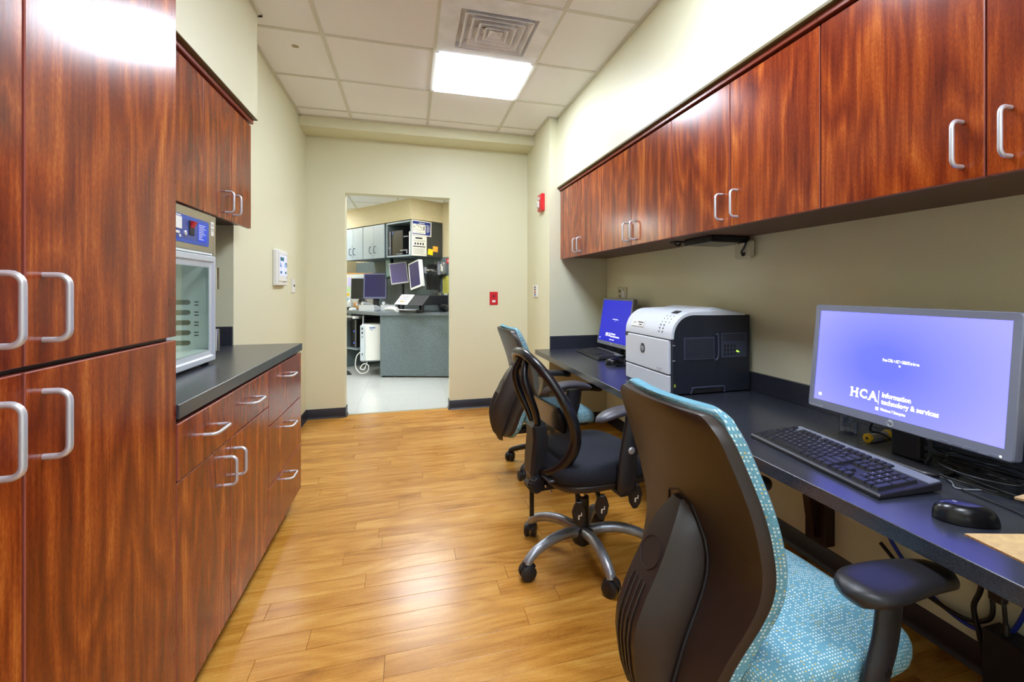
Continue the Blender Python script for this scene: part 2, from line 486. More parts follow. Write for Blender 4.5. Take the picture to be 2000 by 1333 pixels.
# walls
struct('wall_left', G().box(-1.35, XL, 3.064, YB, 0, ZC + .03), M_WALL)
struct('wall_left_niche', G().box(-1.35, -1.2, YF, 3.064, 0, ZC + .03), M_WALL)
struct('wall_left_soffit', G().box(-1.2, -0.82, YF, 3.056, 2.172, ZC + .03), M_WALL)
struct('wall_right', G().box(XR, XR + .12, YF, YE, 0, ZC + .03), M_WALL)
struct('wall_right_soffit', G().box(XS, XR, YF, YE, 2.140, ZC + .03), M_WALL)
struct('wall_pilaster', G().box(XP, XR + .12, YE, YB, 0, ZC + .03), M_WALL)
DL, DR, DT = -0.598, 0.387, 2.155
bw = G()
bw.box(-1.35, DL, YB, YB2, 0, ZC + .03); bw.box(DR, 1.9, YB, YB2, 0, ZC + .03); bw.box(DL, DR, YB, YB2, DT, ZC + .03)
struct('wall_back', bw, M_WALL)
struct('wall_back_beam', G().box(XL, XP, 4.704, YB, 2.676, ZC + .03), M_WALL)
struct('wall_front', G().box(-1.35, 1.9, YF - .1, YF, 0, ZC + .03), mat('bounce_white', (236, 236, 234), .6))  # unseen wall, made white to bounce light back into the room

# black cove baseboards
def cove(name, pts, h=0.092):
    g = G()
    for (a, b, n) in pts:                       # a->b run, n = into the room
        a, b, n = Vector((*a, 0)), Vector((*b, 0)), Vector((*n, 0))
        prof = [(0, 0), (.016, 0), (.013, .004), (.008, .010), (.006, .02), (.006, h - .003), (.004, h), (0, h)]
        g.loft([[a + n * d + Vector((0, 0, z)) for d, z in prof], [b + n * d + Vector((0, 0, z)) for d, z in prof]])
    o = g.build(name, M_BASEB, smooth=40); o['kind'] = 'structure'; return o
cove('baseboard_left', [((XL, 3.07), (XL, YB), (1, 0))])
cove('baseboard_back', [((XL, YB), (DL, YB), (0, -1)), ((DL, YB - .006), (DL, YB2), (1, 0)), ((DR, YB - .006), (DR, YB2), (-1, 0)), ((DR, YB), (XP, YB), (0, -1))])
cove('baseboard_right', [((XP, YB), (XP, YE), (-1, 0)), ((XP, YE), (XR, YE), (0, -1)), ((XR, YE), (XR, YF), (-1, 0))])
struct('trim_1', G().box(DL, DR, 5.055, 5.09, -0.002, 0.003, .002), mat('threshold_strip', (170, 160, 130), .4))

# lit ceiling panels
def ceiling_light(i, j, label, strength):
    x0, x1, y0, y1 = GX[i] + .012, GX[i + 1] - .012, GY[j] + .012, GY[j + 1] - .012
    t = thing('ceiling_light', label, 'light', ((x0 + x1) / 2, (y0 + y1) / 2, ZC), group='lit panels in the ceiling grid')
    g = G()
    for a in ((x0, x0 + .014, y0, y1), (x1 - .014, x1, y0, y1), (x0, x1, y0, y0 + .014), (x0, x1, y1 - .014, y1)): g.box(*a, ZC - .001, ZC + .018)
    g.build('frame', M_WHITEPAINT, t, smooth=0)
    G().box(x0 + .012, x1 - .012, y0 + .012, y1 - .012, ZC - .008, ZC + .008).build('diffuser', mat('lit_diffuser', (255, 255, 255), .5, emit=(229, 240, 255), strength=strength), t, smooth=0)
ceiling_light(2, 10, 'square lit panel in the ceiling beyond the air diffuser', PANEL)
ceiling_light(2, 7, 'square lit panel above the near office chair, on the camera side of the air diffuser', PANEL)
ceiling_light(2, 4, 'added square fill light panel in the ceiling just behind the camera', PANEL)  # out of view, added as fill light
ceiling_light(2, 1, 'added square fill light panel nearest the wall behind the camera', PANEL)  # another unseen panel, added for fill and bounce

# square air diffuser in its painted panel
x0, x1, y0, y1 = GX[2] + .006, GX[3] - .006, GY[9] + .006, GY[10] - .006
t = thing('air_diffuser', 'white square louvred air diffuser in the ceiling before the lit panel', 'air vent', (.4878, 2.86, ZC))
cx, cy, hh = 0.492, 2.885, 0.222
g = G()
for a in ((x0, cx - hh, y0, y1), (cx + hh, x1, y0, y1), (cx - hh, cx + hh, y0, cy - hh), (cx - hh, cx + hh, cy + hh, y1)): g.box(*a, ZC - .002, ZC + .006)
g.build('panel', M_WHITEPAINT, t, smooth=0)
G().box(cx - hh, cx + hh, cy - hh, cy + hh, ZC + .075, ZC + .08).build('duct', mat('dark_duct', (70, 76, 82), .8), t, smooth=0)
def louvre(h, zt, hb, zb, th=.004):
    g = G()
    def sq(h, z): return [(cx - h, cy - h, z), (cx + h, cy - h, z), (cx + h, cy + h, z), (cx - h, cy + h, z)]
    g.loft([sq(h, zt), sq(hb, zb), sq(hb - th, zb), sq(h - th, zt), sq(h, zt)], caps=False)
    return g
for h in (.198, .155, .112, .070):
    louvre(h - .030, ZC + .028, h, ZC - .010, .006).build('louvre', M_WHITEPAINT, t, smooth=0)
louvre(hh - .012, ZC + .06, hh + .004, ZC - .004).build('louvre', M_WHITEPAINT, t, smooth=0)
g = G(); h = .055
g.add([(cx - .042, cy - .042, ZC - .006), (cx + .042, cy - .042, ZC - .006), (cx + .042, cy + .042, ZC - .006), (cx - .042, cy + .042, ZC - .006), (cx, cy, ZC + .018)], [(0, 1, 4), (1, 2, 4), (2, 3, 4), (3, 0, 4)])
g.build('cone', M_WHITEPAINT, t, smooth=0)
g = G()
for d in ((1, 0), (-1, 0), (0, 1), (0, -1)):
    g.box(cx + min(0, d[0]) * .2 - .006, cx + max(0, d[0]) * .2 + .006, cy + min(0, d[1]) * .2 - .006, cy + max(0, d[1]) * .2 + .006, ZC + .03, ZC + .04)
g.build('stay', M_WHITEPAINT, t, smooth=0)

# ================================================================== CABINETS
HR = 0.0053
def handle(parent, p0, p1, out, stand=.036):
    p0, p1, out = Vector(p0), Vector(p1), Vector(out)
    d = (p1 - p0).normalized(); rr = .017; pts = [p0 - out * .002]
    for i in range(6):
        t = math.radians(90 * i / 5); pts.append(p0 + out * (stand - rr + rr * math.sin(t)) + d * (rr - rr * math.cos(t)))
    for i in range(6):
        t = math.radians(90 * i / 5); pts.append(p1 + out * (stand - rr + rr * math.cos(t)) - d * (rr - rr * math.sin(t)))
    pts.append(p1 - out * .002)
    g = G().tube(pts, HR, 10)
    return g.build('handle', M_NICKEL, parent, smooth=60)
def front(parent, name, xf, s, y0, y1, z0, z1, m=None):
    """door or drawer front; xf = face, s = +1 when it faces +x"""
    g = G(); g.box(min(xf, xf - s * .019), max(xf, xf - s * .019), y0, y1, z0, z1, .0016)
    o = g.build(name, [m or M_CHERRY, M_DOOREDGE], parent, smooth=0)
    for p in o.data.polygons: p.material_index = 0 if abs(p.normal.x) > .9 else 1
    return o
gap = .0025

# tall cabinet, left
XT = -.6
t = thing('tall_cabinet', 'tall cherry wood cabinet with four doors at the left edge', 'cabinet', (-.9, .99, 0))
G().box(-1.19, XT - .021, .45, 1.521, .08, 2.165, .001).build('body', M_CHERRYDARK, t, smooth=0)
G().box(-1.15, XT - .06, .46, 1.515, 0, .08).build('plinth', M_BASEB, t, smooth=0)
for y0, y1 in ((.452, .9905), (.9965, 1.523)):
    for z0, z1 in ((.07, 1.0935), (1.1035, 2.165)):
        dn = front(t, 'door', XT, 1, y0, y1, z0, z1)
        yh = 1.037 if y0 > .9 else .944 - .012
        zs = (1.143, 1.254) if z0 > 1 else (.943, 1.055)
        handle(dn, (XT, yh, zs[0]), (XT, yh, zs[1]), (1, 0, 0))

# base cabinets, left
XB = -.6
t = thing('base_cabinet', 'cherry base cabinet with two drawers over two doors, next to the tall cabinet', 'cabinet', (-.9, 1.96, 0))
G().box(-1.19, XB - .0215, 1.526, 2.40, .09, .876, .001).build('body', M_CHERRYDARK, t, smooth=0)
G().box(-1.15, XB - .075, 1.526, 2.40, 0, .09).build('toe_kick', M_BASEB, t, smooth=0)
for (y0, y1, yh, dx) in ((1.527, 1.951, 1.752, .003), (1.956, 2.3995, 2.165, 0)):
    d = front(t, 'drawer', XB + dx, 1, y0, y1, .711, .866); handle(d, (XB + dx, yh - .06, .79), (XB + dx, yh + .06, .79), (1, 0, 0))
for (y0, y1, yh) in ((1.527, 1.9285, 1.872), (1.9335, 2.3995, 1.969)):
    d = front(t, 'door', XB, 1, y0, y1, .092, .7065); handle(d, (XB, yh, .567), (XB, yh, .662), (1, 0, 0))
t = thing('drawer_cabinet', 'cherry base cabinet of three stacked drawers at the far end of the left counter', 'cabinet', (-.9, 2.73, 0))
G().box(-1.19, XB - .0215, 2.402, 3.055, .09, .876, .001).build('body', M_CHERRYDARK, t, smooth=0)
G().box(-1.15, XB - .075, 2.402, 3.055, 0, .09).build('toe_kick', M_BASEB, t, smooth=0)
for z0, z1, zh in ((.617, .866, .793), (.347, .612, .54), (.092, .342, .278)):
    d = front(t, 'drawer', XB, 1, 2.4045, 3.059, z0, z1); handle(d, (XB, 2.69, zh), (XB, 2.80, zh), (1, 0, 0))
# counter, left
t = thing('countertop', 'dark slate laminate countertop on the left base cabinets', 'countertop', (-.9, 2.29, .9))
G().box(-1.2, -.594, 1.524, 3.062, .879, .919, .0015).build('worktop', M_COUNTER, t, smooth=0)
G().box(-1.2, -.94, 3.046, 3.063, .919, 1.022, .0015).build('backsplash', M_COUNTER, t, smooth=0)
G().box(-1.199, -1.182, 1.524, 3.045, .919, 1.022, .0015).build('backsplash', M_COUNTER, t, smooth=0)

# wall cabinets, left
def wall_cab(name, label, xf, s, xb, seams, zb, zt, hy, hz, group, cap):
    t = thing(name, label, 'cabinet', ((xf + xb) / 2, (seams[0] + seams[-1]) / 2, zb), group=group)
    a, b = sorted((xb, xf - s * .0215)); y0, y1 = sorted((seams[0], seams[-1]))
    G().box(a, b, y0, y1, zb + .016, zt, .001).build('body', M_CHERRYDARK if s > 0 else mat('cabinet_underside', (96, 62, 48), .5), t, smooth=0)
    for i in range(len(seams) - 1):
        q0, q1 = sorted(seams[i:i + 2])
        d = front(t, 'door', xf, s, q0 + gap, q1 - gap, zb, zt - .008)
        handle(d, (xf, hy[i], hz[0]), (xf, hy[i], hz[1]), (s, 0, 0))
    a, b = sorted((xf - s * .03, xf + s * .012)); G().box(a, b, y0, y1, zt, zt + .022, .002).build('crown_strip', M_CHERRYEDGE, t, smooth=0)
    return t
GL = 'wall cabinets above the left counter'
wall_cab('wall_cabinet', 'left cherry wall cabinet over the glass door warmer, further two doors', -.85, 1, -1.198, (2.407, 2.746, 3.054), 1.565, 2.147, (2.664, 2.768), (1.600, 1.700), GL, 0)
wall_cab('wall_cabinet', 'left cherry wall cabinet just beyond the tall cabinet, beside the warmer top', -.85, 1, -1.198, (1.567, 1.987, 2.407), 1.565, 2.147, (1.94, 2.035), (1.600, 1.700), GL, 0)

# wall cabinets, right (four double units over the desk)
SE = [4.138, 3.645, 3.172, 2.687, 2.215, 1.739, 1.270, .793, .317]
GR = 'wall cabinets above the long desk'
pos = ['cherry wall cabinet at the far end of the row, next to the pilaster', 'second cherry wall cabinet from the pilaster, above the printer',
       'third cherry wall cabinet from the pilaster, above the black box and cable plate', 'nearest cherry wall cabinet, above the large lit monitor']
for i in range(4):
    s0, s1, s2 = SE[2 * i], SE[2 * i + 1], SE[2 * i + 2]
    wall_cab('wall_cabinet', pos[i], 1.299, -1, 1.752, (s0, s1, s2), 1.496, 2.112, (s1 + .05, s1 - .05), (1.530, 1.640), GR, 0)
wall_cab('wall_cabinet', 'cherry wall cabinet beyond the right edge of the picture', 1.299, -1, 1.752, (.317, -.16, -.63), 1.496, 2.112, (-.11, -.21), (1.53, 1.64), GR, 0)
struct('trim_2', G().box(1.270, 1.30, YF, YE, 2.1345, 2.148, .002), mat('dark_trim', (104, 92, 56), .5))
struct('trim_3', G().box(-.85, -.816, YF, 3.054, 2.1695, 2.176, .002), mat('dark_trim', (104, 92, 56), .5))

# ================================================================== DESK
ZD = .69; XD = 1.064
t = thing('desk', 'long dark slate laminate desk along the right wall', 'desk', (1.4, 2, 0))
G().box(XD, XR - .001, -.7, YE - .001, .650, ZD, .0015).build('worktop', M_COUNTER, t, smooth=0)
G().box(XR - .02, XR - .001, -.7, YE - .002, ZD, .79, .0015).build('backsplash', M_COUNTER, t, smooth=0)
G().box(XP + .002, XR - .022, YE - .019, YE - .001, ZD, .805, .0015).build('backsplash', M_COUNTER, t, smooth=0)
for y in (1.69, 3.1, .2):
    g = G()
    g.prism([(XR - .002, .649), (1.50, .649), (1.56, .60), (1.63, .45), (1.665, .23), (1.672, .15), (XR - .002, .15)], y - .02, y + .02, 'y', .002)
    g.box(XR - .055, XR - .001, y - .055, y + .055, .12, .649, .002)
    g.build('bracket', M_CHERRYDARK, t, smooth=0)

# ================================================================== MONITORS
def screen_mat(name, a, b, s):
    m = mat(name, a, .3, emit=a, strength=s); k = N(m)
    tc = k.n('ShaderNodeTexCoord'); v = k.vec('MULTIPLY', tc.outputs['Object'], (1.2, 0, 1.7))
    d = k.vec('LENGTH', k.vec('SUBTRACT', v, (-.06, 0, 0.51)), None)
    ln = d.node.outputs['Value']
    k.l(k.ramp(ln, [(0.08, a), (0.46, b)]), k.b.inputs['Emission Color'])
    k.b.inputs['Base Color'].default_value = (0.01, 0.01, 0.02, 1)
    return m
def hca(fr, R, W, H, sc):
    """the sign-on picture: local x/y metres on the screen face, each line a piece of the screen"""
    T = lambda x, y: fr @ Matrix.Translation((x, y, 0))
    s = W / .6
    def bar(g, x, y, hx, hy):
        old = g.M; g.M = R @ T(x, y); g.add([(-hx, -hy, .0004), (hx, -hy, .0004), (hx, hy, .0004), (-hx, hy, .0004)], [(0, 1, 2, 3)]); g.M = old
    def out(g, name): g.build(name, M_LITWHITE, sc, world=False, smooth=0)
    g = G(); g.M = R
    text_geo(g, 'Press CTRL + ALT + DELETE to log on', .0128 * s, T(.026 * W, .045 * H), bold=.03, xs=.56); out(g, 'prompt_lettering')
    g = G(); g.M = R; bar(g, .024 * W, .005 * H, .003 * s, .0025 * s); out(g, 'cursor_mark')
    g = G(); g.M = R; cx, cy = -.168 * W, -.33 * H
    for ch, dx in (('H', -.0335), ('C', .0), ('A', .0345)): text_geo(g, ch, .041 * s, T(cx + dx * s, cy), bold=.03)
    for x in (-.0335 - .0108, -.0335 + .0108):
        for y in (-.0137, .0137): bar(g, cx + x * s, cy + y * s, .0058 * s, .0014 * s)
    for x in (.0345 - .0135, .0345 + .0135): bar(g, cx + x * s, cy - .0137 * s, .0055 * s, .0014 * s)
    bar(g, cx + .0125 * s, cy + .0098 * s, .0013 * s, .0045 * s)
    out(g, 'brand_lettering')
    g = G(); g.M = R; bar(g, -.077 * W, cy, .0009 * s, .022 * s); out(g, 'divider_bar')
    g = G(); g.M = R; text_geo(g, 'Information', .0215 * s, T(-.060 * W, cy + .0105 * s), align='LEFT', bold=.03, xs=.92); out(g, 'tagline_lettering')
    g = G(); g.M = R; text_geo(g, 'technology & services', .0215 * s, T(-.060 * W, cy - .0115 * s), align='LEFT', bold=.03, xs=.92); out(g, 'tagline_lettering')
    g = G(); g.M = R; text_geo(g, 'Windows 7 Enterprise', .0118 * s, T(.005 * W, -.44 * H), bold=.03, xs=.75)
    for dx, dy in ((-.0028, .0028), (.0028, .0028), (-.0028, -.0028), (.0028, -.0028)): bar(g, -.082 * W + dx * s, -.44 * H + dy * s, .0024 * s, .0024 * s)
    out(g, 'footer_lettering')
    g = G(); g.M = R @ T(-.455 * W, -.435 * H); g.prism(rrect(-.006 * s, .006 * s, -.005 * s, .005 * s, .002 * s, 2), 0, .0004); g.M = R; out(g, 'ease_icon')

def monitor(name, label, loc, rz, W, H, tilt, bez, bezb, screen, picture, mbez, base_z, depth=.035, group=None, logo=True, stand=True, cat='monitor'):
    t = thing(name, label, cat, (loc[0], loc[1], base_z), rz, group)
    h = loc[2] - base_z
    R = Matrix.Translation((0, 0, h)) @ Matrix.Rotation(-tilt, 4, 'X')
    g = G(); g.M = R
    # bezel frame with rounded corners
    def ring(x, z0, z1, r, y): return [(p[0], y, p[1]) for p in rrect(-x, x, z0, z1, r, 3)]
    o, i_ = W / 2, W / 2 - bez
    zi0, zi1 = -H / 2 + bezb, H / 2 - bez
    g.loft([ring(o - .002, -H / 2 + .002, H / 2 - .002, .010, depth), ring(o, -H / 2, H / 2, .010, depth - .004), ring(o, -H / 2, H / 2, .010, .003),
            ring(o - .003, -H / 2 + .003, H / 2 - .003, .008, 0), ring(i_, zi0, zi1, .001, .001), ring(i_, zi0, zi1, .001, .004)], caps=False)
    bz = g.build('bezel', mbez, t, world=False)
    g = G(); g.M = R; g.add([(-i_, .0035, zi0), (i_, .0035, zi0), (i_, .0035, zi1), (-i_, .0035, zi1)], [(0, 1, 2, 3)])
    sc = g.build('screen', screen, t, world=False, smooth=0)
    g = G(); g.M = R; g.box(-o + .004, o - .004, depth - .006, depth, -H / 2 + .004, H / 2 - .004, .003); g.box(-W * .3, W * .3, depth, depth + .02, -H * .3, H * .3, .006)
    g.build('back_shell', M_BLACK, t, world=False, smooth=0)
    if picture:
        zc = (zi0 + zi1) / 2
        hca(face_frame((0, .0028, zc), (1, 0, 0), (0, 0, 1)), R, 2 * i_, zi1 - zi0, sc)
    if logo:
        g = G(); g.M = R
        fr = face_frame((-.0 * W, -.0002, -H / 2 + bezb * .5), (1, 0, 0), (0, 0, 1))
        r = bezb * .36
        old = g.M; g.M = R @ fr; g.prism(disc((0, 0), r, 20), 0, .0006); g.M = old
        b = g.build('logo_disc', M_ALU, bz, world=False, smooth=0)
        g = G(); g.M = R
        text_geo(g, 'hp', r * 1.5, fr @ Matrix.Shear('XY', 4, (0, 0)) if False else fr @ Matrix.Translation((0, r * .08, 0)), depth=.0009, bold=.02)
        g.build('logo_lettering', M_INK, bz, world=False, smooth=0)
    if stand:
        g = G(); g.box(-.045, .045, depth + .005, depth + .035, .01, h - .02, .006); g.build('neck', M_BLACK, t, world=False, smooth=0)
        g = G(); g.prism(rrect(-.13, .13, -.06 + depth, .15 + depth, .03), 0, .012, 'z', .004); g.build('foot', M_BLACK, t, world=False)
    return t, bz, R

M_SCR1 = screen_mat('lit_screen_lilac', (80, 88, 255), (124, 124, 255), 2.2)
M_SCR2 = screen_mat('lit_screen_blue', (0, 14, 205), (0, 14, 205), 1.0)
t, bz, R = monitor('monitor', 'large widescreen monitor with lit lilac sign-on screen on the near desk', (1.444, 1.129, .985), -PI / 2, .64, .376, .106, .022, .030, M_SCR1, True, mat('graphite_bezel', (124, 128, 146), .38, .2), ZD)
g = G(); g.M = R
for k, x in enumerate((.155, .19, .225, .28)):
    g = G(); g.M = R; g.box(x - .014, x + .014, -.001, .002, -.1855, -.1775, .0008)
    g.build('bezel_button', mat('graphite_button', (104, 108, 124), .4), bz, world=False, smooth=0)
g = G(); g.M = R @ face_frame((.292, -.0004, -.179), (1, 0, 0), (0, 0, 1)); g.prism(disc((0, 0), .003, 12), 0, .0006)
g.build('power_light', M_LITWHITE, bz, world=False, smooth=0)
g = G(); g.M = R; text_geo(g, 'EliteDisplay E231', .0085, face_frame((-.281, -.0004, -.1795), (1, 0, 0), (0, 0, 1))); g.build('model_lettering', M_ALU, bz, world=False, smooth=0)
t2, bz2, R2 = monitor('monitor', 'smaller monitor with deep blue screen on the desk beyond the printer', (1.588, 3.603, .960), -PI / 2 + math.radians(1.7), .56, .392, .157, .018, .030, M_SCR2, True, mat('silver_bezel', (132, 134, 140), .35, .3), ZD)

# ================================================================== KEYBOARDS AND MICE
def kb_layout():
    """(x, row, width) in key units; main block, navigation block, number pad"""
    ks = []
    def row(y, ws, x=0.0):
        for w in ws:
            if w > 0: ks.append((x, y, w))
            x += abs(w)
    row(0, [1, -1, 1, 1, 1, 1, -.5, 1, 1, 1, 1, -.5, 1, 1, 1, 1])
    row(1.3, [1] * 13 + [2]); row(2.3, [1.5] + [1] * 12 + [1.5]); row(3.3, [1.75] + [1] * 11 + [2.25])
    row(4.3, [2.25] + [1] * 10 + [2.75]); row(5.3, [1.25, 1.25, 1.25, 6.25, 1.25, 1.25, 1.25, 1.25])
    row(0, [1, 1, 1], 15.3); row(1.3, [1, 1, 1], 15.3); row(2.3, [1, 1, 1], 15.3); row(4.3, [1], 16.3); row(5.3, [1, 1, 1], 15.3)
    row(1.3, [1] * 4, 18.6); row(2.3, [1] * 3, 18.6); row(3.3, [1] * 3, 18.6); row(4.3, [1] * 3, 18.6); row(5.3, [2, 1], 18.6)
    ks.append((21.6, 2.3, -1)); ks.append((21.6, 4.3, -1))       # tall plus and enter
    return ks
LEGENDS = {1.3: '`1234567890-=', 2.3: ' QWERTYUIOP[]', 3.3: " ASDFGHJKL;'", 4.3: ' ZXCVBNM,./'}
def keyboard(label, loc, rz, L, D, single):
    t = thing('keyboard', label, 'keyboard', loc, rz)
    u = (L - .03) / 22.6; ud = (D - .042) / 6.35
    zt = lambda y: .014 + .016 * (y + D / 2) / D            # top surface, y grows away from the typist
    g = G()
    prof = [(-D / 2, .002), (-D / 2, .010), (-D / 2 + .006, .0145), (-D / 2 + .012, zt(-D / 2 + .012) - .001), (D / 2 - .004, zt(D / 2) - .001), (D / 2, zt(D / 2) - .006), (D / 2 - .002, .006), (-D / 2 + .01, .0)]
    g.prism(prof, -L / 2, L / 2, 'x', .003)
    g.build('case', M_BLACK, t, world=False)
    g = G(); y0, y1 = D / 2 - .042, D / 2 - .003
    g.loft([[(-L / 2 + .012, y0, zt(y0) - .001), (L / 2 - .003, y0, zt(y0) - .001), (L / 2 - .003, y1, zt(y1) - .001), (-L / 2 + .012, y1, zt(y1) - .001)],
            [(-L / 2 + .014, y0, zt(y0) + .002), (L / 2 - .005, y0, zt(y0) + .002), (L / 2 - .005, y1 - .002, zt(y1) + .002), (-L / 2 + .014, y1 - .002, zt(y1) + .002)]])
    g.build('top_strip', M_SILVER, t, world=False, smooth=0)
    tilt = Matrix.Rotation(math.atan(.016 / D), 4, 'X')
    lib = {}; allk = G(); leg = G(); arrows = None
    yb = D / 2 - .028
    for (x, r, w) in kb_layout():
        d = 2 if w < 0 else 1; w = abs(w)
        cx = -L / 2 + .014 + (x + w / 2) * u; cy = yb - (r + d / 2) * ud
        M = Matrix.Translation((cx, cy, zt(cy))) @ tilt
        def key(g, w, d):
            a, b = w * u / 2 - .0007, d * ud / 2 - .0007; c, e = a - .0028, b - .0026
            g.loft([[(-a, -b, -.001), (a, -b, -.001), (a, b, -.001), (-a, b, -.001)], [(-c, -e + .001, .0075), (c, -e + .001, .0075), (c, e + .001, .0075), (-c, e + .001, .0075)]])
        if single:
            kk = (round(w, 2), d)
            if kk not in lib:
                g = G(); key(g, w, d); lib[kk] = g.mesh('key'); lib[kk].materials.append(M_KEY)
            o = link('key', lib[kk], t); o.matrix_local = M
            s = LEGENDS.get(r, ''); i = int(x + .6) if r != 1.3 else int(x)
            ch = s[i] if (x < 14 and i < len(s)) else ''
            if x > 18 and r in (2.3, 3.3, 4.3) and x < 21.5: ch = '789456123'[int((r - 2.3) + .1) * 3 + int(x - 18.6 + .1)]
            if ch.strip(): text_geo(leg, ch, .0075, M @ Matrix.Translation((-w * u * .12, .003, .0076)), bold=.02)
            elif w > 1.2 and w < 6: text_geo(leg, '—', .006, M @ Matrix.Translation((-.003, .003, .0076)), bold=.02)
        else:
            allk.M = M; key(allk, w, d); allk.M = None
    if single: leg.build('legends', M_LEG, t, world=False, smooth=0)['kind'] = 'stuff'
    else: allk.build('keys', M_KEY, t, world=False, smooth=0)['kind'] = 'stuff'
    return t
# axes: local x to the typist's right = -y of the room, local y away from the typist = +x
keyboard('black keyboard with silver top strip below the large lilac monitor', (1.268, 1.197, ZD), -PI / 2 - .075, .535, .205, True)
keyboard('black keyboard with silver top strip in front of the deep blue monitor', (1.468, 3.64, ZD), -PI / 2 - .03, .54, .21, False)

def mouse(label, loc, rz, s=1.0):
    t = thing('mouse', label, 'computer mouse', loc, rz)
    g = G(); rings = []
    for k in range(9):
        f = k / 8; z = .002 + .036 * math.sin(f * PI / 2) * s; sc = math.cos(f * PI / 2 * .96) ** .55
        rings.append([((.031 * math.cos(a) * (1 - .14 * math.sin(a))) * sc * s, (.056 * math.sin(a)) * sc * s - .004 * f, z) for a in [2 * PI * i / 20 for i in range(20)]])
    g.loft(rings); g.build('shell', M_BLACKG, t, world=False, smooth=70)
    g = G(); g.tube([(0, .030 * s, .024 * s), (0, .037 * s, .0235 * s), (0, .043 * s, .021 * s)], [.003, .004, .003], 8); g.build('scroll_wheel', M_BLACK, t, world=False)
    g = G(); g.M = Matrix.Translation((0, -.018 * s, .0372 * s)); g.prism(disc((0, 0), .005, 14), 0, .0008); g.build('logo_disc', M_SILVER, t, world=False, smooth=0)
    return t
mouse('black mouse between the near keyboard and the cardboard flap', (1.236, .795, ZD), math.radians(-130), 1.15)
mouse('black mouse next to the coiled cable, right of the far keyboard', (1.40, 3.17, ZD), -PI / 2 - .25, 1.2)

def cable(name, label, pts, r, m, cat='cable', n=6, group=None):
    o = G().tube(smooth_path(pts, n), r, 8).build(name, m, None, smooth=60); return tag(o, label, cat, group)
zc = ZD + .003
cable('mouse_cable', 'thin black cable running past the mouse to the cardboard box', [(1.584, 1.10, zc + .01), (1.49, 1.03, zc), (1.42, .93, zc), (1.40, .80, zc), (1.37, .66, zc), (1.40, .55, zc)], .0024, M_CABLE)
cable('keyboard_cable', 'thin pale cable lying behind the near keyboard', [(1.385, 1.27, zc + .012), (1.41, 1.25, zc), (1.44, 1.10, zc), (1.45, .98, zc), (1.41, .93, zc), (1.46, .90, zc)], .0022, mat('grey_cable', (120, 122, 130), .4))
rr = random.Random(3)
for k in range(7):
    c = (1.56 + rr.uniform(-.03, .03), .93 + rr.uniform(-.05, .05))
    a0 = rr.random() * 6; pts = []
    for i in range(11):
        a = a0 + i * .62; R_ = .09 + .035 * math.sin(i * 1.3 + k)
        pts.append((c[0] + R_ * .8 * math.cos(a), c[1] + R_ * 1.6 * math.sin(a), zc + .004 + k * .0055 + .003 * math.sin(i)))
    cable('cable', 'loop of the black cable tangle under the right end of the large monitor', pts, .003, M_CABLE, group='cable tangle under the large monitor')
t = thing('video_cable', 'black video cable with ribbed pale strain relief hanging below the large monitor', 'cable', (1.50, 1.04, ZD))
pts = smooth_path([(1.50, 1.065, .835), (1.497, 1.062, .80), (1.49, 1.055, .77)], 5); G().tube(pts, .006, 8).build('plug', M_CABLE, t)
g = G()
for i in range(9): g.lathe([(.0068, -.0016), (.0075, 0), (.0068, .0016)], 10, Matrix.Translation((1.4985 - i * .0008, 1.064 - i * .0006, .815 - i * .0044)))
g.build('strain_relief', M_WHITE, t)
G().tube(smooth_path([(1.49, 1.055, .775), (1.485, 1.05, .73), (1.49, 1.06, zc + .006), (1.54, 1.02, zc), (1.62, .95, zc)], 6), .0058, 8).build('cord', M_CABLE, t)
cable('cable', 'bright blue network cable behind the large monitor near the box', [(1.56, .78, zc + .02), (1.60, .72, zc + .025), (1.62, .64, zc + .02)], .004, M_BLUECABLE)

# water bottle behind the monitor
t = thing('water_bottle', 'clear ribbed water bottle behind the large monitor', 'bottle', (1.575, 1.41, ZD))
prof = [(.022, 0), (.030, .003), (.033, .012)]
for i in range(7): prof += [(.033, .018 + i * .016), (.0305, .026 + i * .016)]
prof += [(.033, .135), (.031, .15), (.020, .175), (.0125, .185), (.0125, .20)]
G().lathe(prof, 24, Matrix.Translation((1.575, 1.41, ZD))).build('bottle_body', M_BOTTLE, t, smooth=40)
G().lathe([(.014, .198), (.0145, .2), (.0145, .213), (.013, .215)], 20, Matrix.Translation((1.575, 1.41, ZD))).build('bottle_cap', M_WHITE, t)
# taped tube with yellow ends
t = thing('spool', 'short grey tube with yellow ends lying in front of the water bottle', 'tube', (1.60, 1.30, ZD))
a, b = Vector((1.535, 1.300, ZD + .016)), Vector((1.655, 1.318, ZD + .016)); d = (b - a).normalized()
G().cyl(a + d * .012, b - d * .012, .0115, n=16).build('tube_body', mat('grey_wrap', (150, 146, 150), .6), t)
for p in (a, b - d * .014):
    g = G(); g.tube([p, p + d * .001, p + d * .013, p + d * .014], [.013, .0155, .0155, .013], 18); g.build('end_cap', M_YELLOW, t)
g = G(); g.tube([a - d * .0006, a - d * .0002], [.005, .005], 12); g.build('core_hole', M_INK, t)
cable('cable', 'black cable dropping from the large monitor over the yellow ended tube', [(1.50, 1.22, .84), (1.515, 1.26, .78), (1.54, 1.29, .735), (1.57, 1.27, ZD + .036), (1.60, 1.22, zc)], .0036, M_CABLE)
cable('cable', 'black cable arching under the large monitor next to the yellow ended tube', [(1.52, 1.18, .83), (1.57, 1.22, .79), (1.60, 1.16, .74), (1.63, 1.05, zc), (1.66, .95, zc)], .0036, M_CABLE)

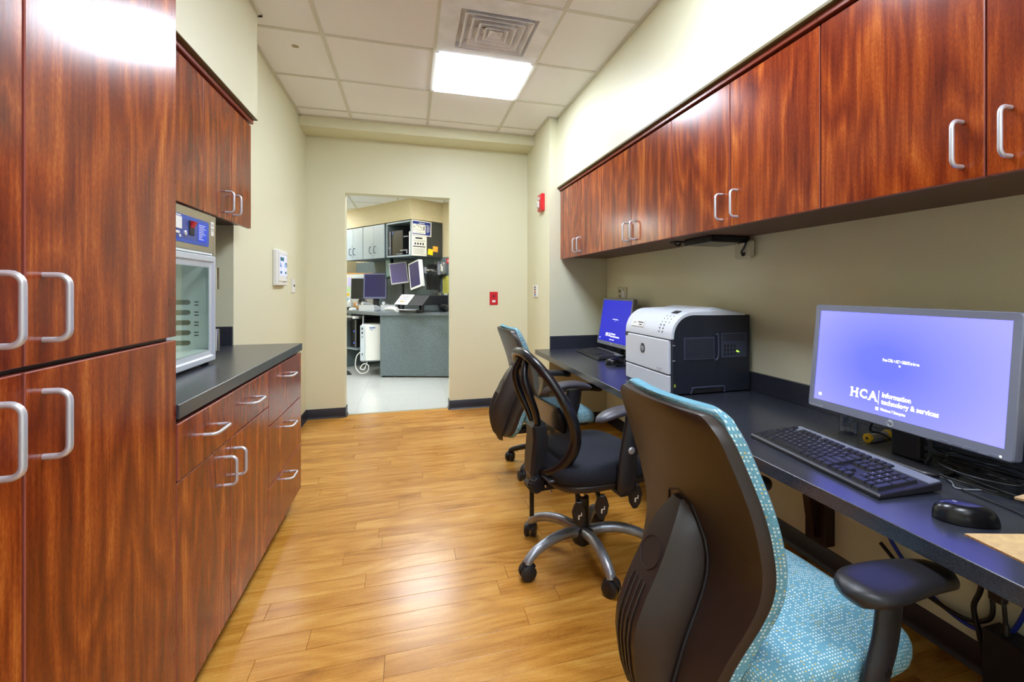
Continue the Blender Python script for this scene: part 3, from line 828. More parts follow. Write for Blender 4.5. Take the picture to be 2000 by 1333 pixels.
# cardboard box, flaps folded out
t = thing('cardboard_box', 'brown cardboard box with open flaps at the right end of the desk', 'box', (1.27, .30, ZD))
th = .004
g = G()
bx0, bx1, by0, by1, bh = 1.10, 1.45, -.02, .44, .16
g.box(bx0, bx1, by0, by1, ZD, ZD + th); g.box(bx0, bx0 + th, by0, by1, ZD, ZD + bh); g.box(bx1 - th, bx1, by0, by1, ZD, ZD + bh); g.box(bx0, bx1, by0, by0 + th, ZD, ZD + bh); g.box(bx0, bx1, by1 - th, by1, ZD, ZD + bh)
g.build('carton', M_CARD, t, smooth=0)
def flap(p, q, r, s):
    n = (Vector(q) - Vector(p)).cross(Vector(s) - Vector(p)).normalized() * th
    g = G(); top = [Vector(x) + n * .5 for x in (p, q, r, s)]; bot = [Vector(x) - n * .5 for x in (p, q, r, s)]
    g.add(top + bot, [(0, 1, 2, 3), (7, 6, 5, 4)]); g.m = 1
    g.add(top + bot, [(0, 4, 5, 1), (1, 5, 6, 2), (2, 6, 7, 3), (3, 7, 4, 0)])
    g.build('flap', [M_CARD, M_CARDEDGE], t, smooth=0)
zf = ZD + bh
flap((bx0, by1, zf), (bx0, by0, zf), (.82, .02, .83), (.93, .60, .80))
flap((bx0 + .004, by1, zf), (1.02, .64, .79), (1.20, .66, .80), (bx1, by1, zf)) if False else None
flap((1.12, by1, zf), (1.45, by1, zf), (1.47, .70, .80), (1.19, .675, .80))

# ================================================================== PRINTER
px0, px1, py0, py1 = 1.253, 1.724, 2.14, 2.665
t = thing('laser_printer', 'white fronted laser printer with navy black side standing on the desk', 'printer', (1.48, 2.4, ZD))
zt = 1.105; ra = .115
prof = [(px0 + .012, ZD + .006)] + [(px0 + .012, .985)] + [(px0 + .012 + ra - ra * math.cos(math.radians(a)), .985 + ra * math.sin(math.radians(a))) for a in range(10, 91, 10)] + [(px1, zt - .012), (px1, ZD + .006)]
G().prism(prof, py0, py1, 'y', .004).build('body', M_PRDARK, t, smooth=30)
# white curved top cover
outer = [(px0, .975)] + [(px0 + .13 - .13 * math.cos(math.radians(a)), .985 + .13 * math.sin(math.radians(a))) for a in range(0, 91, 9)] + [(px0 + .30, zt + .014), (px1 - .03, zt - .002)]
inner = [(px1 - .03, zt - .014), (px0 + .13, .985 + .112)] + [(px0 + .13 - .112 * math.cos(math.radians(a)), .985 + .112 * math.sin(math.radians(a))) for a in range(81, -1, -9)] + [(px0 + .018, .975)]
G().prism(outer + inner, py0 + .0, py1 + .004, 'y', .003).build('top_cover', M_PRWHITE, t, smooth=35)
G().prism([(px0 + .22, zt + .012), (px0 + .30, zt + .026), (px1 - .04, zt + .004), (px1 - .04, zt - .004)], py0 + .06, py1 - .04, 'y', .003).build('output_lid', M_PRWHITE, t, smooth=35)
G().box(px0 - .004, px0 + .014, py0 + .022, py1, .795, .968, .004).build('front_door', M_PRWHITE, t, smooth=0)
G().box(px0 - .002, px0 + .014, py0 + .022, py1, ZD + .012, .789, .004).build('paper_tray', M_PRWHITE, t, smooth=0)
G().box(px0 - .006, px0 + .01, py1 - .035, py1 + .002, .950, .974, .004).build('door_latch', M_PRDARK, t, smooth=0)
fr = face_frame((px0 - .0042, 2.44, .90), (0, -1, 0), (0, 0, 1))
g = G(); g.M = fr; g.prism(disc((0, 0), .027, 26), 0, .002); g.M = None; lg = g.build('logo_disc', mat('dark_logo', (52, 56, 62), .35), t, smooth=0)
g = G(); text_geo(g, 'hp', .042, fr @ Matrix.Translation((0, .004, 0)), depth=.0026, bold=.02); g.build('logo_lettering', M_ALU, lg, smooth=0)
# asset label on the curved front
a = math.radians(22); pc = (px0 + .13 - .131 * math.cos(a), 2.52, .985 + .131 * math.sin(a)); up = Vector((math.sin(a), 0, math.cos(a)))
fr = face_frame(pc, (0, -1, 0), up)
g = G(); g.M = fr; g.prism(rrect(-.075, .075, -.019, .019, .003), 0, .0014); g.M = None; lb = g.build('asset_label', M_WHITE, t, smooth=0)
g = G(); text_geo(g, 'CERT', .017, fr @ Matrix.Translation((-.040, 0, 0)), depth=.0018)
for q0, q1, qz in ((.0, .062, .006), (.02, .055, -.008)): g.M = fr; g.box(q0, q1, qz - .003, qz + .003, .0014, .0017); g.M = None
g.build('label_lettering', M_INK, lb, smooth=0)
g = G(); fr = face_frame((px0 - .0045, 2.25, .815), (0, -1, 0), (0, 0, 1)); text_geo(g, 'LaserJet 600', .012, fr, depth=.0004); text_geo(g, 'M602', .010, fr @ Matrix.Translation((0, -.011, 0)), depth=.0004); g.build('model_lettering', M_PINK, t, smooth=0)
g = G(); text_geo(g, '1', .018, face_frame((px0 - .0025, 2.60, .75), (0, -1, 0), (0, 0, 1))); g.build('tray_number', M_INK, t, smooth=0)
# control buttons on the curve near the side
g = G()
for k, aa in enumerate((10, 18, 26, 34, 43, 52)):
    a = math.radians(aa)
    for j in range(2 if k < 3 else 3):
        g.M = face_frame((px0 + .13 - .1305 * math.cos(a), 2.265 - .035 * j, .985 + .1305 * math.sin(a)), (0, -1, 0), (math.sin(a), 0, math.cos(a))); g.prism(disc((0, 0), .0045 if k < 3 else .0028, 10), 0, .0016)
g.M = None; g.build('control_buttons', mat('dark_button', (60, 66, 78), .4), t, smooth=0)
a = math.radians(70); g = G(); g.M = face_frame((px0 + .13 - .1305 * math.cos(a), 2.23, .985 + .1305 * math.sin(a)), (0, -1, 0), (math.sin(a), 0, math.cos(a))); g.prism(rrect(-.03, .03, -.016, .016, .004), 0, .002); g.M = None; g.build('control_display', M_INK, t, smooth=0)
# side face details (faces the camera side, y = py0)
sy = py0
def X2(x0, x1, z0, z1, d0, d1, b=.0015): return G().box(x0, x1, sy - d1, sy - d0, z0, z1, b)
X2(1.286, 1.288, ZD + .01, .97, -.001, .0008, 0).build('side_seam', M_INK, t, smooth=0)
vg = X2(1.325, 1.505, .868, .982, -.001, .003).build('side_vent', mat('printer_grille', (58, 64, 84), .4), t, smooth=0)
g = G()
for i in range(13): g.box(1.333, 1.497, sy - .0036, sy - .003, .876 + i * .0078, .880 + i * .0078)
g.build('vent_slot', M_INK, vg, smooth=0)
g = G(); g.tube(smooth_path([(1.512, sy - .004, .992), (1.524, sy - .006, .985), (1.524, sy - .006, .88), (1.505, sy - .004, .862)], 5), .005, 8); g.build('side_handle', mat('paler_navy', (58, 64, 84), .3), t)  # handle in a paler navy than the printer side
pn = X2(1.545, 1.70, .872, 1.0, -.001, .003).build('port_panel', mat('printer_grille', (58, 64, 84), .4), t, smooth=0)
g = G()
for i in range(6): g.box(1.552, 1.692, sy - .0036, sy - .003, .960 + i * .0062, .963 + i * .0062)
for i in range(3):
    for j in range(4): g.box(1.56 + j * .02, 1.572 + j * .02, sy - .0036, sy - .003, .884 + i * .021, .898 + i * .021)
g.build('port', M_INK, pn, smooth=0)
g = G(); g.M = face_frame((1.640, sy - .0032, .905), (1, 0, 0), (0, 0, 1)); g.prism(rrect(-.004, .004, -.004, .004, .001, 2), 0, .001); g.prism(rrect(.007, .013, -.007, -.001, .001, 2), 0, .001); g.M = None
g.build('status_light', mat('green_led', (150, 230, 60), .4, emit=(170, 255, 70), strength=2.5), pn, smooth=0)
g = G(); g.tube(smooth_path([(1.365, sy - .002, ZD + .006), (1.372, sy - .006, ZD + .03), (1.385, sy - .006, ZD + .036), (1.545, sy - .006, ZD + .036), (1.558, sy - .006, ZD + .03), (1.565, sy - .002, ZD + .006)], 4), .005, 8); g.build('lift_handle', mat('paler_navy', (58, 64, 84), .3), t)
X2(1.375, 1.555, ZD + .008, ZD + .03, -.001, .0006, 0).build('lift_recess', M_INK, t, smooth=0)
g = G()
for x0, x1, z0, z1 in ((1.515, 1.702, .748, .7495), (1.515, 1.5165, .748, .86), (1.40, 1.4015, .99, 1.09)): g.box(x0, x1, sy - .0006, sy + .001, z0, z1)
g.build('panel_seam', M_INK, t, smooth=0)
g = G()
for z in (.945, .868): g.M = face_frame((1.267, sy - .0005, z), (1, 0, 0), (0, 0, 1)); g.prism(rrect(-.008, .008, -.003, .003, .002, 2), 0, .003)
g.M = None; g.build('side_screw', M_SILVER, t, smooth=0)
g = G(); g.M = face_frame((1.268, sy - .0005, .742), (1, 0, 0), (0, 0, 1))
for r0 in (.004, .009): g.tube([(r0 * math.cos(math.radians(a)), r0 * math.sin(math.radians(a)), .001) for a in range(-70, 80, 15)], .0015, 6)
g.M = None; g.build('energy_mark', mat('yellow_green_print', (200, 220, 50), .5), t)
G().box(px0 + .02, px0 + .06, py0 + .05, py0 + .09, ZD, ZD + .012).box(px1 - .06, px1 - .02, py0 + .05, py0 + .09, ZD, ZD + .012).box(px0 + .02, px0 + .06, py1 - .09, py1 - .05, ZD, ZD + .012).box(px1 - .06, px1 - .02, py1 - .09, py1 - .05, ZD, ZD + .012).build('rubber_feet', M_INK, t, smooth=0)

# cables at the far monitor
coil = []
for i in range(120):
    a = i / 119; th_ = PI * .9 + a * 2.4
    coil.append((1.435 + .065 * math.cos(th_ + .6) + a * .06, 3.10 + .06 * math.sin(th_ + .6) * 1.1, zc + .009 + .006 * math.sin(i * 1.6)))
g = G().tube(coil, .0085, 6); tag(g.build('coiled_cable', M_CABLE, None, smooth=60), 'coiled black cable beside the far mouse at the printer', 'cable')
cable('cable', 'pale cable dropping from the deep blue monitor behind the far keyboard', [(1.60, 3.40, .79), (1.595, 3.385, .765), (1.60, 3.35, .735), (1.60, 3.26, .71), (1.55, 3.2, zc), (1.50, 3.12, zc)], .0045, mat('grey_cable2', (150, 150, 156), .4))
for a, b in (((1.62, 3.56, .80), (1.62, 3.44, zc)), ((1.62, 3.44, .79), (1.63, 3.60, zc)), ((1.63, 3.52, .80), (1.64, 3.52, zc))):
    m_ = Vector(a).lerp(Vector(b), .5) + Vector((.015, 0, -.01))
    cable('cable', 'thin black cable crossing under the deep blue monitor', [a, tuple(m_), b], .0035, M_CABLE, group='cables under the deep blue monitor')

# ================================================================== WARMER (left counter)
wx0, wx1, wy0, wy1, wz0, wz1 = -1.17, -.802, 1.93, 2.402, .945, 1.538
t = thing('warming_cabinet', 'stainless steel warming cabinet with glass door on the left counter', 'warming cabinet', (-.98, 2.19, .919))
g = G(); w = .03; zi1 = 1.372
g.box(wx0, wx0 + .02, wy0, wy1, wz0, wz1, .002); g.box(wx0, wx1, wy0, wy0 + w, wz0, wz1, .002); g.box(wx0, wx1, wy1 - w, wy1, wz0, wz1, .002)
g.box(wx0 + .02, wx1, wy0 + w, wy1 - w, wz0, wz0 + .03, .002); g.box(wx0 + .02, wx1, wy0 + w, wy1 - w, zi1 + .008, wz1, .002)
bd = g.build('steel_body', M_STEEL, t, smooth=0)
g = G()
lin = mat('pale_liner', (240, 244, 240), .4)
g.box(wx0 + .02, wx0 + .024, wy0 + w, wy1 - w, wz0 + .03, zi1); g.box(wx0 + .02, wx1 - .003, wy1 - w - .004, wy1 - w, wz0 + .03, zi1); g.box(wx0 + .02, wx1 - .003, wy0 + w, wy0 + w + .004, wz0 + .03, zi1); g.box(wx0 + .02, wx1 - .003, wy0 + w, wy1 - w, wz0 + .03, wz0 + .034); g.box(wx0 + .02, wx1 - .003, wy0 + w, wy1 - w, zi1, zi1 + .008)
g.build('liner', lin, t, smooth=0)
for i in range(5):
    zz = 1.004 + i * .0425; ys = wy1 - w - .0045
    g = G(); g.prism(rrect(-.99, -.882, zz - .010, zz + .010, .0095), ys - .001, ys + .002, 'y'); g.build('air_slot', mat('slot_shadow', (120, 116, 98), .7), t, smooth=0)
    if i > 0:
        g = G(); g.box(-.868, -.853, ys - .001, ys + .002, zz - .001, zz + .003); g.box(-.868, -.853, ys - .001, ys + .002, zz - .014, zz - .010); g.build('shelf_notch', M_INK, t, smooth=0)
# door : aluminium frame and glass
xf = -.788
def ringr(y0, y1, z0, z1, x): return [(x, y0, z0), (x, y1, z0), (x, y1, z1), (x, y0, z1)]
dy0, dy1, dz0, dz1 = wy0 + .0, 2.361, .930, 1.366
g = G(); f = .048
g.loft([ringr(dy0, dy1, dz0, dz1, wx1 + .002), ringr(dy0, dy1, dz0, dz1, xf - .004), ringr(dy0 + .004, dy1 - .004, dz0 + .004, dz1 - .004, xf), ringr(dy0 + .022, dy1 - .022, dz0 + .022, dz1 - .022, xf), ringr(dy0 + .028, dy1 - .028, dz0 + .028, dz1 - .028, xf - .006), ringr(dy0 + f, dy1 - f, dz0 + f, dz1 - f, xf - .009), ringr(dy0 + f, dy1 - f, dz0 + f, dz1 - f, wx1 + .002), ringr(dy0, dy1, dz0, dz1, wx1 + .002)], caps=False)
dr = g.build('door', M_ALU, t, smooth=0)
G().box(wx1 + .005, wx1 + .0055, dy0 + f - .004, dy1 - f + .004, dz0 + f - .004, dz1 - f + .004).build('glass_pane', M_GLASS, dr, smooth=0)
for z in (1.275, 1.012):
    g = G(); g.cyl((xf - .004, 2.376, z - .046), (xf - .004, 2.376, z - .001), .012, n=14); g.cyl((xf - .004, 2.376, z + .001), (xf - .004, 2.376, z + .046), .012, n=14); g.box(wx1 - .002, xf - .002, 2.376, 2.402, z - .046, z + .046, .001); g.build('hinge', M_CHROME, dr)
# control panel
xp_ = wx1 + .0005
g = G(); g.prism([(y, z) for y, z in rrect(1.99, 2.368, 1.415, 1.517, .012)], xp_, xp_ + .0015, 'x'); cp = g.build('control_panel', mat('blue_overlay', (34, 74, 176), .35), t, smooth=0)
g = G(); g.prism(rrect(2.01, 2.35, 1.430, 1.503, .008), xp_ + .0015, xp_ + .002, 'x'); g.build('overlay_field', mat('grey_blue_overlay', (60, 76, 150), .4), cp, smooth=0)
g = G(); g.prism(rrect(2.258, 2.345, 1.430, 1.503, .004), xp_ + .002, xp_ + .0026, 'x'); g.build('instruction_label', mat('bright_blue_print', (0, 70, 225), .4), cp, smooth=0)
g = G()
for i, wd in enumerate((.06, .05, .066, .042, .05, .062, .035, .03, .045)): g.box(xp_ + .0026, xp_ + .003, 2.266, 2.266 + wd, 1.4935 - i * .007, 1.496 - i * .007)
g.build('instruction_lettering', M_WHITE, cp, smooth=0)
g = G(); g.box(xp_ + .002, xp_ + .004, 2.02, 2.115, 1.462, 1.506); g.box(xp_ + .002, xp_ + .003, 2.02, 2.11, 1.509, 1.513); g.build('temperature_display', M_WHITE, cp, smooth=0)
g = G(); g.box(xp_ + .001, xp_ + .006, 2.178, 2.218, 1.446, 1.502, .002); sw = g.build('power_switch', M_INK, cp, smooth=0)
g = G(); g.prism([(xp_ + .006, 1.475), (xp_ + .018, 1.498), (xp_ + .006, 1.499)], 2.182, 2.214, 'y'); g.build('rocker', M_RED, sw, smooth=0)
g = G()
g.M = face_frame((xp_ + .002, 2.142, 1.449), (0, 1, 0), (0, 0, 1)); g.lathe([(.010, 0), (.010, .004), (.007, .006)], 16); g.M = None; g.build('lamp_ring', M_NICKEL, cp)
g = G()
for y, z in ((2.09, 1.448), (2.10, 1.436), (2.075, 1.448)): g.box(xp_ + .002, xp_ + .005, y - .006, y + .006, z - .005, z + .005, .001)
g.build('panel_key', M_WHITE, cp, smooth=0)
g = G(); g.box(xp_, xp_ + .001, 2.372, 2.404, 1.487, 1.516); g.box(xp_, xp_ + .001, 2.374, 2.402, 1.458, 1.483); st = g.build('asset_sticker', M_WHITE, t, smooth=0)
g = G()
for z in (1.507, 1.503, 1.499, 1.477): g.box(xp_ + .001, xp_ + .0013, 2.378, 2.398, z - .001, z + .001)
g.build('sticker_print', M_PINK, st, smooth=0)
cp.location = (0, -.045, -.012); st.location = (0, -.028, -.004)
g = G()
for x in (wx0 + .03, wx1 - .03):
    for y in (wy0 + .03, wy1 - .03): g.cyl((x, y, .919), (x, y, wz0), .014, n=12)
g.build('rubber_feet', M_INK, t)

# ================================================================== ON THE WALLS
def plate(name, label, cat, p, right, w, h, d, m, bev=.003, group=None):
    """flat box on a wall: centre p on the wall, right = reader's right"""
    t = thing(name, label, cat, p, 0, group); g = G(); g.M = face_frame(p, right, (0, 0, 1)); g.box(-w / 2, w / 2, -h / 2, h / 2, 0, d, bev); g.M = None
    o = g.build('cover_plate', m, t, smooth=0); return t, o, face_frame(p, right, (0, 0, 1))
def on(t, name, fr, m, *boxes, parent=None, bev=.0008):
    g = G(); g.M = fr
    for (x0, x1, y0, y1, z0, z1) in boxes: g.box(x0, x1, y0, y1, z0, z1, bev)
    g.M = None; return g.build(name, m, parent or t, smooth=0)
# control screen and small switch, left wall (reader's right = +y)
t, o, fr = plate('control_screen', 'white wall panel with small lit touch screen on the left wall', 'control panel', (XL, 4.0, 1.385), (0, 1, 0), .30, .262, .030, M_WHITE, .006)
on(t, 'screen_surround', fr, M_WHITE, (-.115, .125, -.10, .112, .028, .036), bev=.004)
sc = on(t, 'screen', fr, mat('lit_panel_screen', (190, 196, 255), .3, emit=(186, 190, 250), strength=.75), (-.095, .085, -.058, .09, .034, .0375))
GT = mat('panel_green', (0, 90, 96), .4, emit=(0, 92, 98), strength=.5)
g = G(); g.M = fr @ Matrix.Translation((0, 0, .0376))
g.prism(rrect(-.095, .01, .05, .078, .003), 0, .0004)
g.prism([(-.095, .005), (-.055, .005), (-.095, .045)], 0, .0004); g.prism(rrect(-.095, -.045, -.043, -.025, .003), 0, .0004); g.prism(rrect(.04, .085, -.043, -.025, .003), 0, .0004)
g.tube([(.06 + .025 * math.cos(math.radians(a)), .010 + .03 * math.sin(math.radians(a)), .0003) for a in range(0, 181, 20)], .004, 5); g.box(.045, .08, .004, .01, 0, .0006)
g.M = None; g.build('screen_symbols', GT, sc, smooth=0)
on(t, 'key', fr, M_WHITE, (0, .06, -.098, -.083, .034, .041)); on(t, 'sensor_dot', fr, M_INK, (.10, .112, -.075, -.067, .034, .0375))
t, o, fr = plate('wall_switch', 'narrow white switch plate beside the wall touch screen', 'switch', (XL, 4.46, 1.255), (0, 1, 0), .105, .115, .010, M_WHITE)
on(t, 'toggle', fr, mat('dark_green_toggle', (30, 80, 70), .4), (-.008, .012, -.006, .010, .009, .016)); on(t, 'screw', fr, M_NICKEL, (-.004, .004, .038, .044, .009, .0105), (-.004, .004, -.044, -.038, .009, .0105))
# red plate on the back wall
t, o, fr = plate('red_call_plate', 'small red plate with white button on the back wall right of the doorway', 'call switch', (.836, YB, 1.131), (1, 0, 0), .086, .136, .008, M_RED)
on(t, 'white_button', fr, M_WHITE, (-.017, .017, -.042, -.018, .007, .013)); on(t, 'dark_toggle', fr, mat('deep_red', (120, 8, 20), .4), (-.012, .012, .012, .034, .007, .016))
# fire alarm strobe and outlet strip on the pilaster (faces -x ; reader's right = -y)
t, o, fr = plate('fire_alarm', 'red fire alarm strobe high on the pilaster side', 'fire alarm', (XP, 4.37, 2.04), (0, -1, 0), .14, .16, .035, M_RED, .006)
g = G(); g.M = fr; g.prism([(-.035, .05), (.035, .05), (.02, .02), (-.02, .02)], .034, .050, 'z', .002); g.box(-.03, .03, -.055, .015, .034, .055, .01); g.M = None
g.build('strobe_lens', mat('clear_strobe', (222, 222, 216), .12, .3), t, smooth=0)
t, o, fr = plate('signal_switch', 'white four button switch plate low on the pilaster side', 'switch', (XP, 4.625, 1.208), (0, -1, 0), .16, .12, .010, M_WHITE)
for z, c in ((.038, (60, 66, 80)), (.014, (60, 66, 80)), (-.012, (200, 30, 30)), (-.036, (40, 90, 190))):
    on(t, 'button', fr, mat('btn_%d' % c[0], c, .4), (-.018, .018, z - .008, z + .008, .009, .014))
# plates above the desk (right wall faces -x)
t, o, fr = plate('outlet_plate', 'double outlet plate peeking over the deep blue monitor', 'outlet', (XR, 3.80, 1.188), (0, -1, 0), .185, .115, .008, M_IVORY)
on(t, 'socket', fr, M_INK, (-.055, -.030, .012, .03, .007, .0095), (-.05, -.034, -.03, -.012, .007, .0095)); on(t, 'screw', fr, M_INK, (-.062, -.054, .036, .044, .007, .009), (.03, .038, .034, .042, .007, .009))
on(t, 'blank_insert', fr, M_WHITE, (.0, .06, -.034, .03, .007, .010))
t, o, fr = plate('cable_plate', 'beige wall plate with sloping edges and a cord, by the flat black box', 'outlet', (XR, 2.205, 1.445), (0, -1, 0), .150, .105, .03, M_IVORY, .018)
on(t, 'sticker', fr, M_WHITE, (.01, .04, .022, .030, .030, .0308))
cable('cable', 'black cord hanging from the box under the cabinet into the beige plate', [(1.70, 2.20, 1.475), (1.70, 2.17, 1.49), (1.70, 2.145, 1.475), (1.705, 2.165, 1.45), (1.71, 2.19, 1.43), (1.715, 2.185, 1.41), (1.722, 2.18, 1.425)], .006, M_CABLE)
t = thing('network_box', 'flat black box fixed under the third wall cabinet', 'network box', (1.6, 2.13, 1.49))
G().box(1.50, 1.74, 2.16, 2.42, 1.476, 1.511, .004).build('case', M_BLACKG, t, smooth=0)
G().box(1.51, 1.73, 2.157, 2.161, 1.482, 1.506).build('front_plate', M_INK, t, smooth=0)
t = thing('cable_hook', 'small dark clip under the third wall cabinet beyond the black box', 'hook', (1.52, 2.53, 1.50))
G().box(1.49, 1.56, 2.50, 2.56, 1.503, 1.512, .002).build('clip_plate', M_INK, t, smooth=0); G().tube(smooth_path([(1.50, 2.53, 1.505), (1.51, 2.52, 1.490), (1.53, 2.52, 1.488), (1.55, 2.54, 1.504)], 4), .005, 8).build('clip_loop', M_INK, t)
# power box and cables under the near end of the desk
t = thing('power_box', 'tall black power box on the wall under the right end of the desk', 'power box', (1.70, .99, 0))
G().box(1.67, 1.745, .90, 1.03, .0, .20, .003).build('case', M_BLACK, t, smooth=0)
G().cyl((1.70, .985, .20), (1.70, .985, .23), .012, .008, n=12).build('cord_relief', M_CABLE, t)
cable('cable', 'black cord with an inline adapter dropping to the power box', [(1.70, .985, .225), (1.70, .99, .29), (1.70, .995, .34), (1.70, 1.0, .46), (1.70, 1.0, .60), (1.705, 1.0, .648)], .006, M_CABLE)
t = thing('inline_adapter', 'small black adapter block hanging on the cord above the power box', 'adapter', (1.70, .99, .27))
G().box(1.685, 1.715, .985, 1.025, .285, .36, .004).build('block', M_BLACK, t, smooth=0)
cable('cable', 'thick black cable looping on the wall under the right end of the desk', [(1.715, 1.06, .648), (1.715, 1.055, .40), (1.715, 1.06, .29), (1.715, 1.08, .22), (1.715, 1.065, .15), (1.715, 1.05, .08), (1.70, 1.03, .02)], .008, M_CABLE)
cable('cable', 'black cable sweeping across the wall behind the near chair arm', [(1.72, 1.05, .648), (1.72, 1.045, .36), (1.72, 1.030, .25), (1.72, 1.045, .20), (1.72, 1.10, .165), (1.72, 1.18, .16), (1.72, 1.27, .18), (1.72, 1.40, .26)], .007, M_CABLE)
cable('cable', 'dark blue cable looping on the wall under the right end of the desk', [(1.73, .955, .648), (1.73, .95, .34), (1.73, .965, .25), (1.73, 1.0, .185), (1.73, 1.06, .15), (1.73, 1.14, .145), (1.73, 1.26, .19), (1.73, 1.40, .34), (1.73, 1.43, .60), (1.73, 1.43, .648)], .007, M_BLUECABLE)
cable('cable', 'black cable loop hanging under the desk behind the far chairs', [(1.72, 3.35, .648), (1.72, 3.42, .52), (1.71, 3.44, .40), (1.71, 3.38, .33), (1.715, 3.28, .44), (1.72, 3.2, .648)], .006, M_CABLE)

# ================================================================== CHAIRS
import bisect
def interp(tab, z):
    zs = [a for a, b in tab]
    if z <= zs[0]: return tab[0][1]
    if z >= zs[-1]: return tab[-1][1]
    i = bisect.bisect(zs, z); t = (z - zs[i - 1]) / (zs[i] - zs[i - 1])
    return tab[i - 1][1] + t * (tab[i][1] - tab[i - 1][1])
def smooth_tab(tab, z, h=.02): return (interp(tab, z - h) + 2 * interp(tab, z) + interp(tab, z + h)) / 4
def cushion(hx, hy, z0, z1, exp=4.0, crown=.012, n=40, x0=0, y0=0, front_drop=.03):
    rings = []; uvs = []
    H = z1 - z0
    lay = [(0, .0, .90), (.0, 0, .955), (.10, 0, .985), (.35, 0, 1.0), (.65, 0, 1.0), (.85, 0, .975), (.96, 0, .93), (1.0, 0, .86), (1.0, .35, .70), (1.0, .7, .45), (1.0, 1, .12)]
    for hgt, cr, sc in lay:
        r = []
        for i in range(n):
            a = 2 * PI * i / n; c_, s_ = math.cos(a), math.sin(a)
            x = math.copysign(abs(c_) ** (2 / exp), c_) * hx * sc; y = math.copysign(abs(s_) ** (2 / exp), s_) * hy * sc
            z = z0 + H * hgt + crown * cr
            xf = x / hx
            if xf > .5: z -= front_drop * ((xf - .5) / .5) ** 2
            r.append((x0 + x, y0 + y, z)); uvs.append((x0 + x + (z1 - z) * c_, y0 + y + (z1 - z) * s_))
        rings.append(r)
    return rings, uvs
def caster(parent, x, y, ang, r=.031, z=None):
    t = G(); dx, dy = math.cos(ang), math.sin(ang)
    c = Vector((x, y, r)); side = Vector((-dy, dx, 0))
    for s_ in (-1, 1):
        a, b = c + side * s_ * .007, c + side * s_ * .029
        t.tube([a, a.lerp(b, .1), a.lerp(b, .8), b], [r * .93, r, r, r * .82], 18)
    t.cyl((x - dx * .012, y - dy * .012, r), (x - dx * .012, y - dy * .012, r * 2.35), .011, n=10)
    hood = [c + Vector((dx, dy, 0)) * (r * 1.03) * math.cos(math.radians(a)) + Vector((0, 0, 1)) * (r * 1.03) * math.sin(math.radians(a)) for a in range(20, 180, 20)]
    t.tube(hood, .007, 8)
    return t.build('caster', M_BLACK, parent, world=False, smooth=40)
def star_base(t, m, r, rot, tube, black=False, zc=.105, hub_bottom=.05, wheel=.031):
    g = G(); g.lathe([(.020, hub_bottom), (.022, .062), (.045, .068), (.052, .085), (.050, .13), (.036, .135)], 24)
    g.build('hub', M_BLACK, t, world=False)
    for k in range(5):
        a = math.radians(rot + 72 * k); d = Vector((math.cos(a), math.sin(a), 0))
        zt_ = wheel * 2.3
        pts = smooth_path([d * .03 + Vector((0, 0, zc)), d * .10 + Vector((0, 0, zc + .012)), d * (r * .58) + Vector((0, 0, zc + .010)), d * (r * .84) + Vector((0, 0, zc - .012)), d * (r * .97) + Vector((0, 0, zt_ + .004)), d * (r * 1.0) + Vector((0, 0, zt_ - .012))], 5)
        rs = [tube * (1.12 - .22 * i / (len(pts) - 1)) for i in range(len(pts))]
        lg = G().tube(pts, rs, 12).build('leg', m, t, world=False, smooth=60)
        caster(lg, d.x * r, d.y * r, a + 1.1 + k * .9, wheel)

